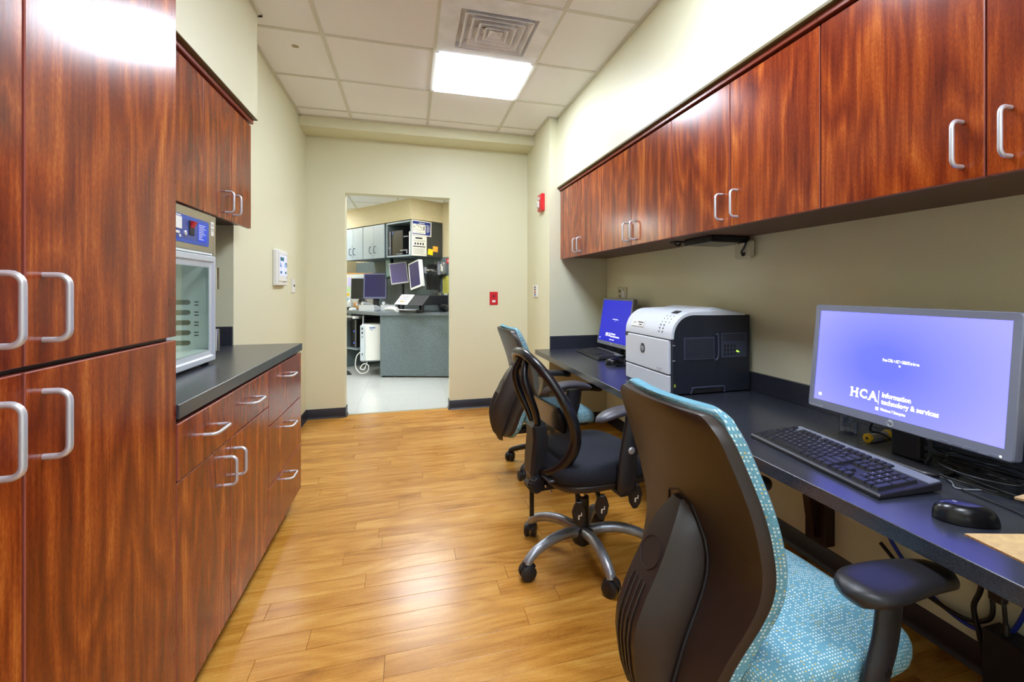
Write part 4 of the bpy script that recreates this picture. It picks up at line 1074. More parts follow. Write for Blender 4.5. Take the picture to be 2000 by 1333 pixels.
def shell_chair(label, loc, rz, group, base_rot, base_off, base_m):
    """upholstered task chair; origin on the floor under the seat, +x forward"""
    t = thing('office_chair', label, 'office chair', loc, rz, group)
    BT = [(z, b - .030) for z, b in [(.27, -.345), (.32, -.325), (.38, -.305), (.45, -.285), (.5, -.262), (.55, -.240), (.6, -.224), (.65, -.222), (.7, -.232), (.75, -.244), (.8, -.260), (.85, -.279), (.9, -.298), (.975, -.330)]]
    WT = [(z, w * .95) for z, w in [(.27, .30), (.32, .335), (.38, .365), (.45, .40), (.5, .43), (.55, .462), (.6, .488), (.65, .504), (.7, .512), (.75, .514), (.8, .510), (.85, .498), (.9, .478), (.975, .455)]]
    def hw(z):
        w = smooth_tab(WT, z) / 2; R_ = .055
        if z > .975 - R_: dz = z - (.975 - R_); w -= R_ * (1 - math.sqrt(max(0, 1 - (dz / R_) ** 2)))
        R_ = .07
        if z < .29 + R_: dz = (.29 + R_) - z; w -= R_ * (1 - math.sqrt(max(0, 1 - (dz / R_) ** 2)))
        return w
    zs = [.29 + .001] + [.29 + .07 * (1 - math.cos(math.radians(a))) for a in (20, 40, 60, 80)] + [.37 + .55 * i / 26 for i in range(27)] + [.975 - .055 * (1 - math.sin(math.radians(a))) for a in (20, 40, 55, 70, 80, 88)]
    zs = sorted(set(round(z, 4) for z in zs)); ns = 16
    def wrap(s_): return .030 * s_ * s_
    # plastic outer shell
    rings = []
    for z in zs:
        b = smooth_tab(BT, z); w = hw(z)
        back = [(b + wrap(s_) * .8 - .004, w * s_, z) for s_ in [-.965 + 1.93 * i / ns for i in range(ns + 1)]]
        rim = [(b + wrap(1) + .006, w, z), (b + wrap(1) + .018, w * .995, z)]
        frontl = [(b + wrap(s_) + .018, w * s_, z) for s_ in [.9 - 1.8 * i / ns for i in range(ns + 1)]]
        rim2 = [(b + wrap(1) + .018, -w * .995, z), (b + wrap(1) + .006, -w, z)]
        rings.append(back + rim + frontl + rim2)
    sh = G().loft(rings).build('back_shell', M_SHELL, t, world=False, smooth=50)
    # cushion
    rings = []; uvs = []; nf = 22
    for z in zs:
        b = smooth_tab(BT, z); w = hw(z) + .001
        zz = z + (.012 if z > .95 else 0) - (.006 if z < .32 else 0)
        e = min(1.0, (.987 - z) / .05, (z - .28) / .06) ; e = max(.15, e) ** .5
        r = [(b + wrap(1) + .014, -w * .99, zz)]
        for i in range(nf + 1):
            s_ = -1 + 2 * i / nf; bul = max(0.0, 1 - abs(s_) ** 5) ** .5
            lum = .012 * math.exp(-((z - .62) / .12) ** 2)
            r.append((b + wrap(s_) + .020 + (.016 + (.030 + lum) * bul) * e, (w + .010 * math.sqrt(max(0, 1 - (1 - bul) ** 2)) * .4 + .005) * s_, zz))
        r.append((b + wrap(1) + .014, w * .99, zz))
        r += [(b + wrap(s_) + .013, w * s_, zz) for s_ in (.6, .2, -.2, -.6)]
        L = 0; prev = None
        for p in r:
            if prev: L += (Vector(p) - Vector(prev)).length
            prev = p; uvs.append((L, z))
        rings.append(r)
    G().loft(rings, uvs=uvs).build('back_cushion', M_FABRIC, t, world=False, smooth=60)
    # spine cover on the shell
    SB_ = [(.26, -.372), (.30, -.396), (.36, -.416), (.43, -.424), (.48, -.418), (.54, -.392), (.60, -.358), (.66, -.328), (.70, -.304), (.73, -.280)]
    SW_ = [(.26, .056), (.30, .066), (.36, .073), (.43, .077), (.5, .080), (.58, .081), (.65, .074), (.70, .054), (.73, .026)]
    rings = []
    for i in range(26):
        z = .26 + (.73 - .26) * i / 25
        x = smooth_tab(SB_, z, .012); w = smooth_tab(SW_, z, .008); b = smooth_tab(BT, max(z, .30)) + .006
        fl_ = w * .60
        rings.append([(b, -w, z), (b - (b - x) * .35, -w * .97, z), (x + .012, -fl_ * 1.18, z), (x, -fl_, z), (x - .002, 0, z), (x, fl_, z), (x + .012, fl_ * 1.18, z), (b - (b - x) * .35, w * .97, z), (b, w, z)])
    sp = G().loft(rings).build('spine_cover', M_SHELL, t, world=False, smooth=28)
    g = G()      # dark groove around it
    zz = [.32 + .41 * i / 12 for i in range(13)]
    path = [(smooth_tab(BT, z) - .003, -(smooth_tab(SW_, min(z, .715), .008) + .007), z) for z in zz] + [(smooth_tab(BT, .745) - .003, 0, .750)] + [(smooth_tab(BT, z) - .003, smooth_tab(SW_, min(z, .715), .008) + .007, z) for z in zz[::-1]]
    g.tube(path, .0035, 6); g.build('spine_seam', M_INK, t, world=False)
    zc_ = .612; xc = smooth_tab(SB_, zc_) - .0035; nrm = Vector((-(.64 - .58), 0, -(.352 - .322))).normalized()
    up = Vector((.030, 0, .06)).normalized()
    fr = face_frame((xc, 0, zc_), (0, -1, 0), up)
    g = G(); g.M = fr; g.lathe([(.0385, -.004), (.0385, .001), (.0355, .001), (.035, -.001), (.001, -.001)], 32); g.build('badge', M_SHELL, sp, world=False, smooth=30)
    g = G()
    for y in (-.026, -.009, .009, .026):
        g.tube([(smooth_tab(SB_, z, .012) - .0035, y, z) for z in [.30 + .26 * i / 14 for i in range(15)]], .0024, 6)
    g.build('rib', M_SHELL, sp, world=False)
    # seat
    rings, uvs = cushion(.245, .250, .375, .452, 4.2)
    G().loft(rings, uvs=uvs).build('seat', M_FABRIC, t, world=False, smooth=60)
    G().prism(rrect(-.21, .21, -.215, .215, .06), .352, .380, 'z', .008).build('seat_pan', M_BLACK, t, world=False, smooth=40)
    g = G(); g.box(-.10, .12, -.09, .09, .30, .353, .012); g.box(-.36, -.05, -.045, .045, .285, .325, .01); g.build('tilt_mechanism', M_BLACK, t, world=False, smooth=0)
    for s_ in (-1, 1):
        y = s_ * .268
        g = G(); pts = smooth_path([(.04, s_ * .12, .345), (.03, s_ * .22, .34), (.02, s_ * .262, .37), (.025, y, .43), (.05, y, .50), (.065, y, .598)], 5)
        k = len(pts); rings = []
        for i, p in enumerate(pts):
            d = (pts[min(i + 1, k - 1)] - pts[max(i - 1, 0)]).normalized(); sx = Vector((1, 0, 0)) - d * d.x; sx.normalize(); n_ = d.cross(sx)
            rings.append([p + sx * (.036 * math.cos(a)) + n_ * (.016 * math.sin(a)) for a in [2 * PI * j / 16 for j in range(16)]])
        ar = g.loft(rings).build('arm_post', M_BLACK, t, world=False, smooth=50)
        g = G(); g.tube([(.035, y + s_ * .012, .44), (.035, y + s_ * .019, .44)], [.010, .008], 12); g.build('post_button', M_BLACKG, ar, world=False)
        rings = []
        for i in range(15):
            f = i / 14; x = -.068 + .30 * f
            w = .062 * min(1, math.sqrt(max(0, 1 - (1 - min(f, .30) / .30) ** 2)) + .02) * (1 - .36 * max(0, (f - .35) / .65) ** 1.3)
            if f > .93: w *= math.sqrt(1 - ((f - .93) / .09) ** 2)
            zc2 = .617 - .018 * max(0, (f - .4) / .6) ** 2; h = .024 * min(1, w / .03)
            rings.append([(x, y + w * math.copysign(abs(math.cos(a)) ** .75, math.cos(a)), zc2 + h * (math.copysign(abs(math.sin(a)) ** .8, math.sin(a)) * (.75 if math.sin(a) > 0 else 1))) for a in [2 * PI * j / 20 for j in range(20)]])
        G().loft(rings).build('armrest', M_BLACK, t, world=False, smooth=60)
    g = G(); g.M = Matrix.Translation((base_off[0], base_off[1], 0)); g.cyl((0, 0, .13), (0, 0, .22), .027, n=18); g.cyl((0, 0, .22), (0, 0, .31), .016, n=18); g.build('gas_column', M_BLACK, t, world=False)
    # star base, shifted under the column
    star_base(t, base_m, .315, base_rot, .019)
    if base_off[0] or base_off[1]:
        for o in bpy.data.objects:
            if o.parent == t and (o.name.startswith('leg') or o.name.startswith('hub')): o.location = (base_off[0], base_off[1], 0)
    return t
GC = 'teal upholstered office chairs'
near_chair = shell_chair('nearest office chair with brown black shell and teal dotted fabric, before the large lit monitor', (.896, 1.032, 0), math.radians(2), GC, 20, (0, 0), M_BLACK)
far_chair = dup(near_chair, (.92, 3.11, 0), math.radians(3), 'furthest office chair with teal fabric, behind the black mesh chair')
for o in kids(far_chair):
    if o.name.startswith(('leg', 'hub')): o.location = (.03, .10, 0); o.rotation_euler = (0, 0, math.radians(194))

# ---- black mesh back chair
def mesh_chair():
    t = thing('office_chair', 'black mesh back office chair with grey tube base between the teal chairs', 'office chair', (.788, 2.085, 0), math.radians(7))
    BT = [(.40, -.262), (.46, -.225), (.52, -.192), (.6, -.172), (.68, -.184), (.77, -.222), (.85, -.262), (.91, -.298), (.97, -.335)]
    # frame outline (half), z -> half width
    out = [(-.00, .955), (.05, .952), (.10, .935), (.145, .900), (.185, .84), (.212, .765), (.222, .69), (.217, .62), (.20, .555), (.165, .497), (.115, .46), (.05, .442), (0, .440)]
    half = smooth_path([(0, a, b) for a, b in out], 4)
    pts = []
    for p in half: pts.append((p.y, p.z))
    ring = pts + [(-a, b) for a, b in pts[-2:0:-1]]
    def bx(y, z): return smooth_tab(BT, z, .03) + .25 * y * y - .006
    path = [Vector((bx(a, b), a, b)) for a, b in ring]
    rs = []
    for a, b in ring: rs.append(.020 if b > .8 else .022 + .004 * min(1, (.8 - b) / .3))
    g = G().tube(path, rs, 10, closed=True)
    fm = g.build('back_frame', M_BLACKG, t, world=False, smooth=70)
    # woven panel
    vs = []; fs = []; zs = [.445 + .505 * i / 30 for i in range(31)]; nn = 14
    zhalf = sorted((b, a) for a, b in pts)
    for z in zs:
        w = interp(zhalf, z)
        for i in range(nn + 1):
            y = w * (-1 + 2 * i / nn); vs.append((bx(y, z) + .004, y, z))
    for i in range(30):
        for j in range(nn): a = i * (nn + 1) + j; fs.append((a, a + 1, a + nn + 2, a + nn + 1))
    g = G(); g.add(vs, fs); g.build('mesh_panel', M_MESH, t, world=False, smooth=60)
    g = G(); rings = []
    for z, w in ((.62, .135), (.66, .155), (.70, .150), (.73, .135)):
        rings.append([(bx(y, z) - .002 - d, y, z) for y, d in [(-w + 2 * w * i / 10, .010) for i in range(11)]] + [(bx(y, z) + .003, y, z) for y in [w - 2 * w * i / 10 for i in range(11)]])
    g.loft(rings); g.build('lumbar_plate', M_BLACKG, t, world=False, smooth=50)
    # wishbone spine struts
    for s_ in (-1, 1):
        pts2 = smooth_path([(-.318, s_ * .035, .925), (-.335, s_ * .058, .86), (-.315, s_ * .066, .78), (-.282, s_ * .052, .70), (-.262, s_ * .03, .635)], 6)
        g = G().tube(pts2, [.014 + .003 * math.sin(PI * i / (len(pts2) - 1)) for i in range(len(pts2))], 10); g.build('spine_strut', M_BLACKG, t, world=False, smooth=70)
    rings = []
    for z, x, w, d in ((.40, -.285, .040, .02), (.43, -.300, .052, .035), (.50, -.296, .056, .045), (.58, -.288, .056, .045), (.63, -.290, .05, .04), (.648, -.272, .035, .02)):
        rings.append([(x + d + .02, -w, z), (x + .012, -w, z), (x, -w * .72, z), (x, w * .72, z), (x + .012, w, z), (x + d + .02, w, z)])
    G().loft(rings).build('spine_block', M_BLACK, t, world=False, smooth=25)
    g = G(); g.box(-.262, -.20, -.15, .02, .425, .436, .003); g.tube(smooth_path([(-.19, -.16, .475), (-.205, -.10, .445), (-.222, -.04, .43)], 5), .005, 8); g.build('lumbar_bar', mat('dark_satin', (70, 70, 74), .3, .4), t, world=False, smooth=40)
    # seat
    rings, uvs = cushion(.25, .255, .425, .505, 3.6, crown=.008)
    G().loft(rings).build('seat', M_BLACKFAB, t, world=False, smooth=60)
    rings, uvs = cushion(.238, .243, .392, .430, 3.6, crown=0)
    G().loft(rings).build('seat_pan', M_SHELL, t, world=False, smooth=50)
    g = G(); g.box(-.11, .12, -.10, .10, .335, .395, .012); g.box(-.30, -.08, -.05, .05, .35, .388, .01); g.box(-.29, -.26, -.05, .05, .36, .46, .008); g.build('tilt_mechanism', M_BLACK, t, world=False, smooth=0)
    # round tension knob at the rear
    g = G(); a, b = Vector((-.335, -.02, .375)), Vector((-.285, -.005, .378))
    M = face_frame((-.262, -.035, .385), (.25, -.95, 0), (0, 0, 1)) 
    M = face_frame((-.275, -.065, .392), (.93, .36, 0), (0, 0, 1))
    g.M = M; g.lathe([(.030, -.03), (.033, -.028), (.0345, 0), (.032, .006), (.012, .008)], 28); kn = g.build('tension_knob', M_BLACK, t, world=False, smooth=40)
    g = G(); g.M = M
    for k in range(18):
        a = 2 * PI * k / 18; g.tube([(.0345 * math.cos(a), .0345 * math.sin(a), -.024), (.0345 * math.cos(a), .0345 * math.sin(a), .002)], .003, 6)
    g.build('knob_grip', M_BLACK, kn, world=False)
    g = G(); g.prism([(-.292, .235), (-.274, .243), (-.274, .40), (-.292, .40)], -.014, -.008, 'y'); g.box(-.2925, -.2735, -.016, -.006, .238, .40, .001); g.build('height_strap', M_BLACKG, t, world=False, smooth=0)
    g = G()
    for p in ((-.262, -.118, .405), (-.235, -.11, .375)): g.M = face_frame(p, (.93, .36, 0), (0, 0, 1)); g.lathe([(.006, 0), (.006, .004), (.003, .006)], 12)
    g.build('bolt', M_CHROME, t, world=False)
    # three levers with paddle ends
    def lever(p0, p1, pad, tilt=0):
        g = G(); pth = smooth_path([p0, tuple(Vector(p0).lerp(Vector(p1), .5) + Vector((.0, -.004, .008))), p1], 8); g.tube(pth, .0075, 8)
        for i in range(2, len(pth) - 1): g.tube([pth[i] - Vector((0, 0, .002)), pth[i] + Vector((0, 0, .002))], .0105, 10)
        lv = g.build('lever', M_BLACK, t, world=False, smooth=40)
        fr = face_frame(pad, (.95, -.30, 0), (-.05, -.15, 1))
        g = G(); g.M = fr
        g.prism([(-.010, .055), (.010, .055), (.022, .035), (.030, .008), (.024, -.030), (.008, -.056), (-.008, -.056), (-.024, -.030), (-.030, .008), (-.022, .035)], -.009, .009, 'z', .004)
        pd = g.build('paddle', M_BLACK, lv, world=False, smooth=30)
        g = G(); g.M = fr
        g.add([(-.004, -.024, .0095), (.002, -.024, .0095), (.002, -.004, .0095), (-.004, -.004, .0095), (.002, -.008, .0095), (.012, -.008, .0095), (.012, -.003, .0095), (.002, -.003, .0095), (.008, -.003, .0095), (.012, -.003, .0095), (.012, .008, .0095), (.008, .008, .0095)], [(0, 1, 2, 3), (4, 5, 6, 7), (8, 9, 10, 11)])
        return lv, g, fr
    for p0, p1, pad in (((-.13, -.14, .385), (-.135, -.165, .335), (-.135, -.175, .292)), ((-.055, -.14, .385), (-.045, -.19, .345), (-.04, -.20, .312)), ((.10, -.19, .385), (.085, -.235, .40), (.085, -.262, .362))):
        lv, g, fr = lever(p0, p1, pad)
        g.M = None; g.build('paddle_mark', M_WHITE, lv, world=False, smooth=0)
    # arms
    for s_ in (-1, 1):
        y = s_ * .285
        pts = smooth_path([(.035, y * .98, .405), (.03, y, .44), (.04, y, .55), (.06, y, .66), (.065, y, .705)], 5); k = len(pts); rings = []
        for i, p in enumerate(pts):
            sw = .046 - .006 * i / k; rings.append([p + Vector((sw * math.cos(a), .020 * math.sin(a), 0)) for a in [2 * PI * j / 16 for j in range(16)]])
        rings = [[Vector((p.x * .8 + .008, p.y, p.z - .012)) for p in rings[0]]] + rings
        ar = G().loft(rings).build('arm_post', M_BLACK, t, world=False, smooth=50)
        g = G(); g.tube([(.04, y - .016, .57), (.04, y - .022, .57), (.04, y - .026, .57)], [.0155, .0155, .010], 18); g.build('post_button', mat('satin_silver', (176, 176, 176), .35, .6), ar, world=False)
        g = G(); g.box(.0, .05, s_ * .19, s_ * .285, .375, .40, .006); g.build('arm_bracket', M_BLACK, ar, world=False, smooth=0)
        rings = []
        for i in range(17):
            f = i / 16; x = -.115 + .285 * f
            w = .046 * math.sqrt(max(.02, 1 - abs(2 * f - 1) ** 4)); zc2 = .735 - .030 * (2 * f - 1.05) ** 2; h = .022 * math.sqrt(max(.05, 1 - abs(2 * f - 1) ** 5))
            rings.append([(x, y + w * math.cos(a), zc2 + h * (math.sin(a) * (.7 if math.sin(a) > 0 else 1))) for a in [2 * PI * j / 18 for j in range(18)]])
        G().loft(rings).build('armrest', mat('grey_arm_pad', (62, 62, 70), .38), t, world=False, smooth=60)
    g = G(); g.cyl((-.025, .005, .27), (-.025, .005, .345), .014, n=18); g.build('gas_rod', M_CHROME, t, world=False)
    g = G(); g.cyl((-.025, .005, .13), (-.025, .005, .272), .030, .029, n=22); g.build('gas_column', M_BLACK, t, world=False)
    star_base(t, M_GREYTUBE, .305, 56 - 7, .0215, zc=.118, wheel=.033)
    for o in bpy.data.objects:
        if o.parent == t and o.name.startswith(('leg', 'hub')): o.location = (-.025, .005, 0)
    return t
mesh_chair()

# ================================================================== ROOM BEYOND THE DOORWAY
C0 = Vector((.014, 7.2, 0)); AD = Vector((-.56, .83, 0)).normalized(); BD = Vector((AD.y, -AD.x, 0))
def S(a, b, z=0): return C0 + AD * a + BD * b + Vector((0, 0, z))
# frame with local x = BD (into the side wall), y = AD (away along the wall), z up
SM = Matrix(((BD.x, AD.x, 0, C0.x), (BD.y, AD.y, 0, C0.y), (0, 0, 1, 0), (0, 0, 0, 1)))
WB = .555; AE = 2.56; ZC2 = 2.535; ZK = .905
def sg(): g = G(); g.M = SM; return g
f2 = struct('floor_beyond', G().box(-3.2, 2.6, 5.06, 11, -.06, -.003), M_VINYL)
for i in range(14):
    for j in range(12):
        x, y = -1.45 + i * .305 - (.6), 5.09 + j * .305
        if -1.6 < x < .75 and y < 8.4: G().box(x, x + .3042, y, y + .3042, -.003, 0, .0006).build('floor_tile', M_VINYL, f2, smooth=0)
G().box(-3.2, 2.6, 8.75, 11, -.003, 0).build('floor_field', M_VINYL, f2, smooth=0); G().box(-3.2, -2.05, 5.09, 8.75, -.003, 0).build('floor_field', M_VINYL, f2, smooth=0); G().box(2.22, 2.6, 5.09, 8.75, -.003, 0).build('floor_field', M_VINYL, f2, smooth=0)
c2 = struct('ceiling_beyond', G().box(-3.2, 2.6, YB2, 11, ZC2 + .02, ZC2 + .1), M_TILE)
for i in range(7):
    for j in range(9):
        x, y = -3.05 + i * .66 + .24, YB2 + .03 + j * .655
        if (i in (1, 4)) and j in (1, 5): continue
        G().box(x + .006, x + .654, y + .006, y + .649, ZC2 + .003, ZC2 + .02).build('ceiling_tile', M_TILE, c2, smooth=0)
    G().box(x - .014, x + .014, YB2, 11, ZC2, ZC2 + .004).build('grid_bar', M_GRID, c2, smooth=0)
for j in range(1, 9):
    y = YB2 + .03 + j * .655; G().box(-3.2, 2.6, y - .012, y + .012, ZC2 + .0005, ZC2 + .004).build('cross_bar', M_GRID, c2, smooth=0)
for i in (1, 4):
    for j in (1, 5):
        x, y = -3.05 + i * .66 + .24, YB2 + .03 + j * .655
        t = thing('ceiling_light', 'lit ceiling panel beyond the doorway, %s %s one' % ('nearer' if j == 1 else 'farther', 'left' if i == 1 else 'right'), 'light', (x + .33, y + .327, ZC2), group='lit panels beyond the doorway')
        g = G()
        for a in ((x + .01, x + .024, y + .01, y + .645), (x + .636, x + .65, y + .01, y + .645), (x + .01, x + .65, y + .01, y + .024), (x + .01, x + .65, y + .631, y + .645)): g.box(*a, ZC2 - .001, ZC2 + .018)
        g.build('frame', M_WHITEPAINT, t, smooth=0)
        G().box(x + .02, x + .64, y + .02, y + .635, ZC2 + .003, ZC2 + .01).build('diffuser', mat('lit_diffuser_beyond', (255, 255, 255), .5, emit=(244, 250, 255), strength=PANEL2), t, smooth=0)
g = sg(); g.box(WB, WB + .1, -2.4, AE + .1, 1.70, ZC2 + .03); g.box(WB + .02, WB + .1, -2.4, AE + .1, 0, 1.70); o = g.build('wall_station_side', M_WALLPAPER, smooth=0); o['kind'] = 'structure'
g = sg(); g.box(-4, WB + .02, AE, AE + .1, 0, ZC2 + .03); o = g.build('wall_station_end', M_WALLPAPER, smooth=0); o['kind'] = 'structure'
g = sg(); g.box(-.006, WB, -.004, AE, 2.235, ZC2 + .03); o = g.build('wall_station_soffit', M_WALLPAPER, smooth=0); o['kind'] = 'structure'
struct('wall_beyond_left', G().box(-3.3, -3.2, YB2, 11, 0, 2.65), M_WALL); struct('wall_beyond_far', G().box(-3.3, 2.7, 11, 11.1, 0, 2.65), M_WALL); struct('wall_beyond_right', G().box(2.6, 2.7, YB2, 11, 0, 2.65), M_WALL)
struct('wall_beyond_near', G().box(-3.3, -1.35, YB2 - .1, YB2, 0, 2.65).box(1.9, 2.7, YB2 - .1, YB2, 0, 2.65), M_WALL)

# wall of grey panel behind the counter
t = thing('wall_cladding', 'dark grey laminate panel covering the wall behind the station counter', 'panel', S(.5, WB, ZK))
g = sg(); g.box(WB - .004, WB + .02, -2.35, AE - .01, ZK, 1.712, .001); g.build('board', M_DARKGREY, t, smooth=0)

# upper cabinets : two double units and an open cubby
def station_cab(label, a0, a1, z0=1.705, z1=2.222):
    am = (a0 + a1) / 2
    t = thing('station_cabinet', label, 'cabinet', S(am, .27, z0), group='grey wall cabinets of the station')
    g = sg(); g.box(.021, WB - .006, a0, a1, z0, z1, .001); g.build('body', M_DARKGREY, t, smooth=0)
    for q0, q1, h in ((a0 + .004, am - .002, am - .065), (am + .002, a1 - .004, am + .065)):
        g = sg(); g.box(0, .019, q0, q1, z0, z1, .0015); d = g.build('door', M_BLUEGREY, t, smooth=0)
        g = sg(); g.tube(smooth_path([(0, h, 1.79), (-.03, h, 1.795), (-.03, h, 1.885), (0, h, 1.89)], 3), .0055, 8); g.build('handle', mat('dark_handle', (70, 76, 82), .4, .5), d)
    g = sg(); g.prism([(am + .02 + .010 * math.cos(2 * PI * i / 12), 1.935 + .010 * math.sin(2 * PI * i / 12)) for i in range(12)], -.006, .004, 'x'); g.build('lock', M_CHROME, t, smooth=0)
    return t
station_cab('grey double door wall cabinet next to the open cubby, beyond the doorway', .70, 1.325)
station_cab('grey double door wall cabinet farthest along, half hidden by the left door jamb', 1.33, 1.955)
t = thing('open_cubby', 'open grey wall cubby holding a black computer beyond the doorway', 'cabinet', S(.33, .27, 1.705))
g = sg()
for b in ((0, WB - .006, .0, .02, 1.705, 2.222), (0, WB - .006, .62, .64, 1.705, 2.222), (0, WB - .006, .02, .62, 1.705, 1.728), (0, WB - .006, .02, .62, 2.20, 2.222), (WB - .02, WB - .006, .02, .62, 1.728, 2.20)): g.box(*b, .001)
g.build('carcass', M_DARKGREY, t, smooth=0)
g = sg()
for b in ((-.003, 0, .0, .02, 1.705, 2.222), (-.003, 0, .62, .64, 1.705, 2.222), (-.003, 0, .0, .64, 1.705, 1.728), (-.003, 0, 0, .64, 2.20, 2.222)): g.box(*b)
g.build('edge_band', M_BLUEGREY, t, smooth=0)
t = thing('desktop_computer', 'black desktop computer inside the open cubby', 'computer', S(.36, .2, 1.728))
g = sg(); g.box(.02, .42, .24, .60, 1.73, 2.10, .004); g.build('case', M_BLACKG, t, smooth=0)
g = sg(); g.box(.010, .022, .535, .598, 1.735, 2.095, .003); fp = g.build('front_bezel', mat('dark_bezel', (40, 42, 58), .4), t, smooth=0)
g = sg(); g.box(.006, .012, .545, .556, 1.75, 2.09); g.box(.006, .012, .545, .592, 1.83, 1.86); g.build('bezel_trim', M_SILVER, fp, smooth=0)
g = sg(); g.box(.236, .24, .03, .04, 1.9, 1.91); g.box(.012, .02, .10, .21, 1.99, 2.003); g.box(.012, .02, .12, .30, 1.79, 1.806); g.box(.012, .02, .12, .14, 1.75, 1.80); g.box(.012, .02, .25, .40, 1.742, 1.752); g.build('slot_cover', M_SILVER, t, smooth=0)
g = sg(); g.prism([(.50 + .012 * math.cos(2 * PI * i / 14), 2.06 + .012 * math.sin(2 * PI * i / 14)) for i in range(14)], .012, .02, 'x'); g.build('badge', mat('badge_blue', (70, 130, 220), .4), t, smooth=0)
t = thing('binder', 'white binder standing at the right side of the open cubby', 'binder', S(.045, .15, 1.728))
g = sg(); g.box(.004, .26, .024, .062, 1.729, 2.06, .002); g.build('cover', M_WHITE, t, smooth=0)
# side face of the cubby (a = 0, faces the camera)
def sheet(name, label, b0, b1, z0, z1, m, rot=0, a=-.0015, cat='poster', th=.0012):
    cb, cz = (b0 + b1) / 2, (z0 + z1) / 2
    p = S(a, cb, cz); t = thing(name, label, cat, p); fr = face_frame(p, BD, (0, 0, 1)) @ Matrix.Rotation(rot, 4, 'Z')
    g = G(); g.M = fr; g.box(-(b1 - b0) / 2, (b1 - b0) / 2, -(z1 - z0) / 2, (z1 - z0) / 2, -th / 2, th / 2); g.M = None; o = g.build('sheet', m, t, smooth=0); return t, o, fr
g0 = sg(); g0.box(0, WB - .006, -.003, 0, 1.708, 2.219); t = thing('cubby_side', 'dark end panel of the open cubby with posters on it', 'panel', S(0, .27, 1.705)); g0.build('end_panel', mat('charcoal_panel', (58, 58, 54), .6), t, smooth=0)
t, o, fr = sheet('poster', 'white framed blue poster with chart at the top of the cubby end panel', .004, .345, 2.006, 2.226, M_PAPER, -.02, -.0045)
def marks(name, par, fr, m, boxes, z=.0008):
    g = G(); g.M = fr
    for x0, x1, y0, y1 in boxes: g.box(x0, x1, y0, y1, 0, z)
    g.M = None; return g.build(name, m, par, smooth=0)
marks('blue_field', o, fr, M_BLUEINK, [(-.155, .155, -.095, .095)], .001)
marks('chart', o, fr, M_PAPER, [(-.150, .068, -.082, .055)], .0014)
marks('chart_marks', o, fr, M_INK, [(-.085 + i * .028, -.075 + i * .028, .03 - i * .012, .05 - i * .012) for i in range(5)] + [(-.14, -.11, .02, .026), (-.14, -.11, .0, .006), (-.13, .05, -.03, -.027), (.03, .05, .01, .03), (.03, .05, -.02, 0), (-.1, .04, -.065, -.062)], .0018)
marks('poster_lettering', o, fr, M_WHITE, [(-.05, .05, .068, .078)] + [(.085, .085 + w, .05 - i * .017, .056 - i * .017) for i, w in enumerate((.03, .055, .05, .06, .045, .06, .035))], .0014)
t, o, fr = sheet('notice', 'cream printed notice below the blue poster on the cubby end panel', .002, .262, 1.711, 2.004, M_PAPER, 0, -.0045)
marks('notice_print', o, fr, M_INK, [(-.065, .055, .10, .122)] + [(-.10, .10, .078 - i * .014, .0815 - i * .014) for i in range(2)] + [(-.08 + i * .045, -.055 + i * .045, .015, .045) for i in range(4)] + [(-.105, .105, -.018, -.004)] + [(-.10, .10 - .03 * (i % 2), -.045 - i * .018, -.041 - i * .018) for i in range(5)], .001)
sheet('sticky_note', 'yellow sticky note on the cubby end panel, lower one', .285, .375, 1.735, 1.822, mat('note_yellow', (250, 222, 20), .7), -.12, -.0045, 'note')
sheet('sticky_note', 'orange sticky note on the cubby end panel, upper one', .372, .462, 1.785, 1.868, mat('note_orange', (250, 176, 60), .7), -.05, -.0050, 'note')

# station counter and its base
K = [(-.40, 7.085), (.75, 6.69)]
t = thing('station_counter', 'grey station worktop beyond the doorway with a clipped corner', 'countertop', (-.1, 7.6, ZK))
e = S(AE - .01, WB - .005); n_ = S(-1.05, WB - .005); w_ = S(AE - .01, -.40)
poly = [(K[0][0] - .02, K[0][1] - .03), (.86, 6.625), (n_.x, n_.y), (e.x, e.y), (w_.x, w_.y)]
G().prism(poly, ZK - .045, ZK, 'z', .002).build('worktop', mat('station_top', (104, 112, 118), .3), t, smooth=0)
t = thing('station_apron', 'large grey speckled front panel of the station facing the doorway', 'panel', (.1, 6.93, 0))
d = Vector((K[1][0] - K[0][0], K[1][1] - K[0][1], 0)).normalized(); nn_ = Vector((-d.y, d.x, 0))
p0, p1 = Vector((K[0][0], K[0][1], 0)), Vector((K[1][0] + .1, K[1][1] - .034, 0))
def slab(p0, p1, th, z0, z1):
    q = [p0, p1, p1 + nn_ * th, p0 + nn_ * th]; return G().prism([(a.x, a.y) for a in q], z0, z1, 'z', .001)
slab(p0, p1, .03, .022, ZK - .046).build('front_panel', M_DARKGREY, t, smooth=0)
g = G()
for f in (.06, .93): p = p0.lerp(p1, f) + nn_ * .015; g.cyl((p.x, p.y, 0), (p.x, p.y, .022), .012, n=12)
g.build('leveling_foot', M_INK, t, smooth=0)
q0 = p0 + nn_ * .03
g = G().prism([(p0.x, p0.y), (p0.x + AD.x * .03 + nn_.x * .03, p0.y + .03), (p0.x + .03, p0.y + .03)], .022, .86, 'z'); 
G().prism([(a.x, a.y) for a in (p0, p0 + nn_ * .35, p0 + nn_ * .35 + d * .03, p0 + d * .03)], .0, .30, 'z', .001).build('side_return', M_DARKGREY, t, smooth=0)
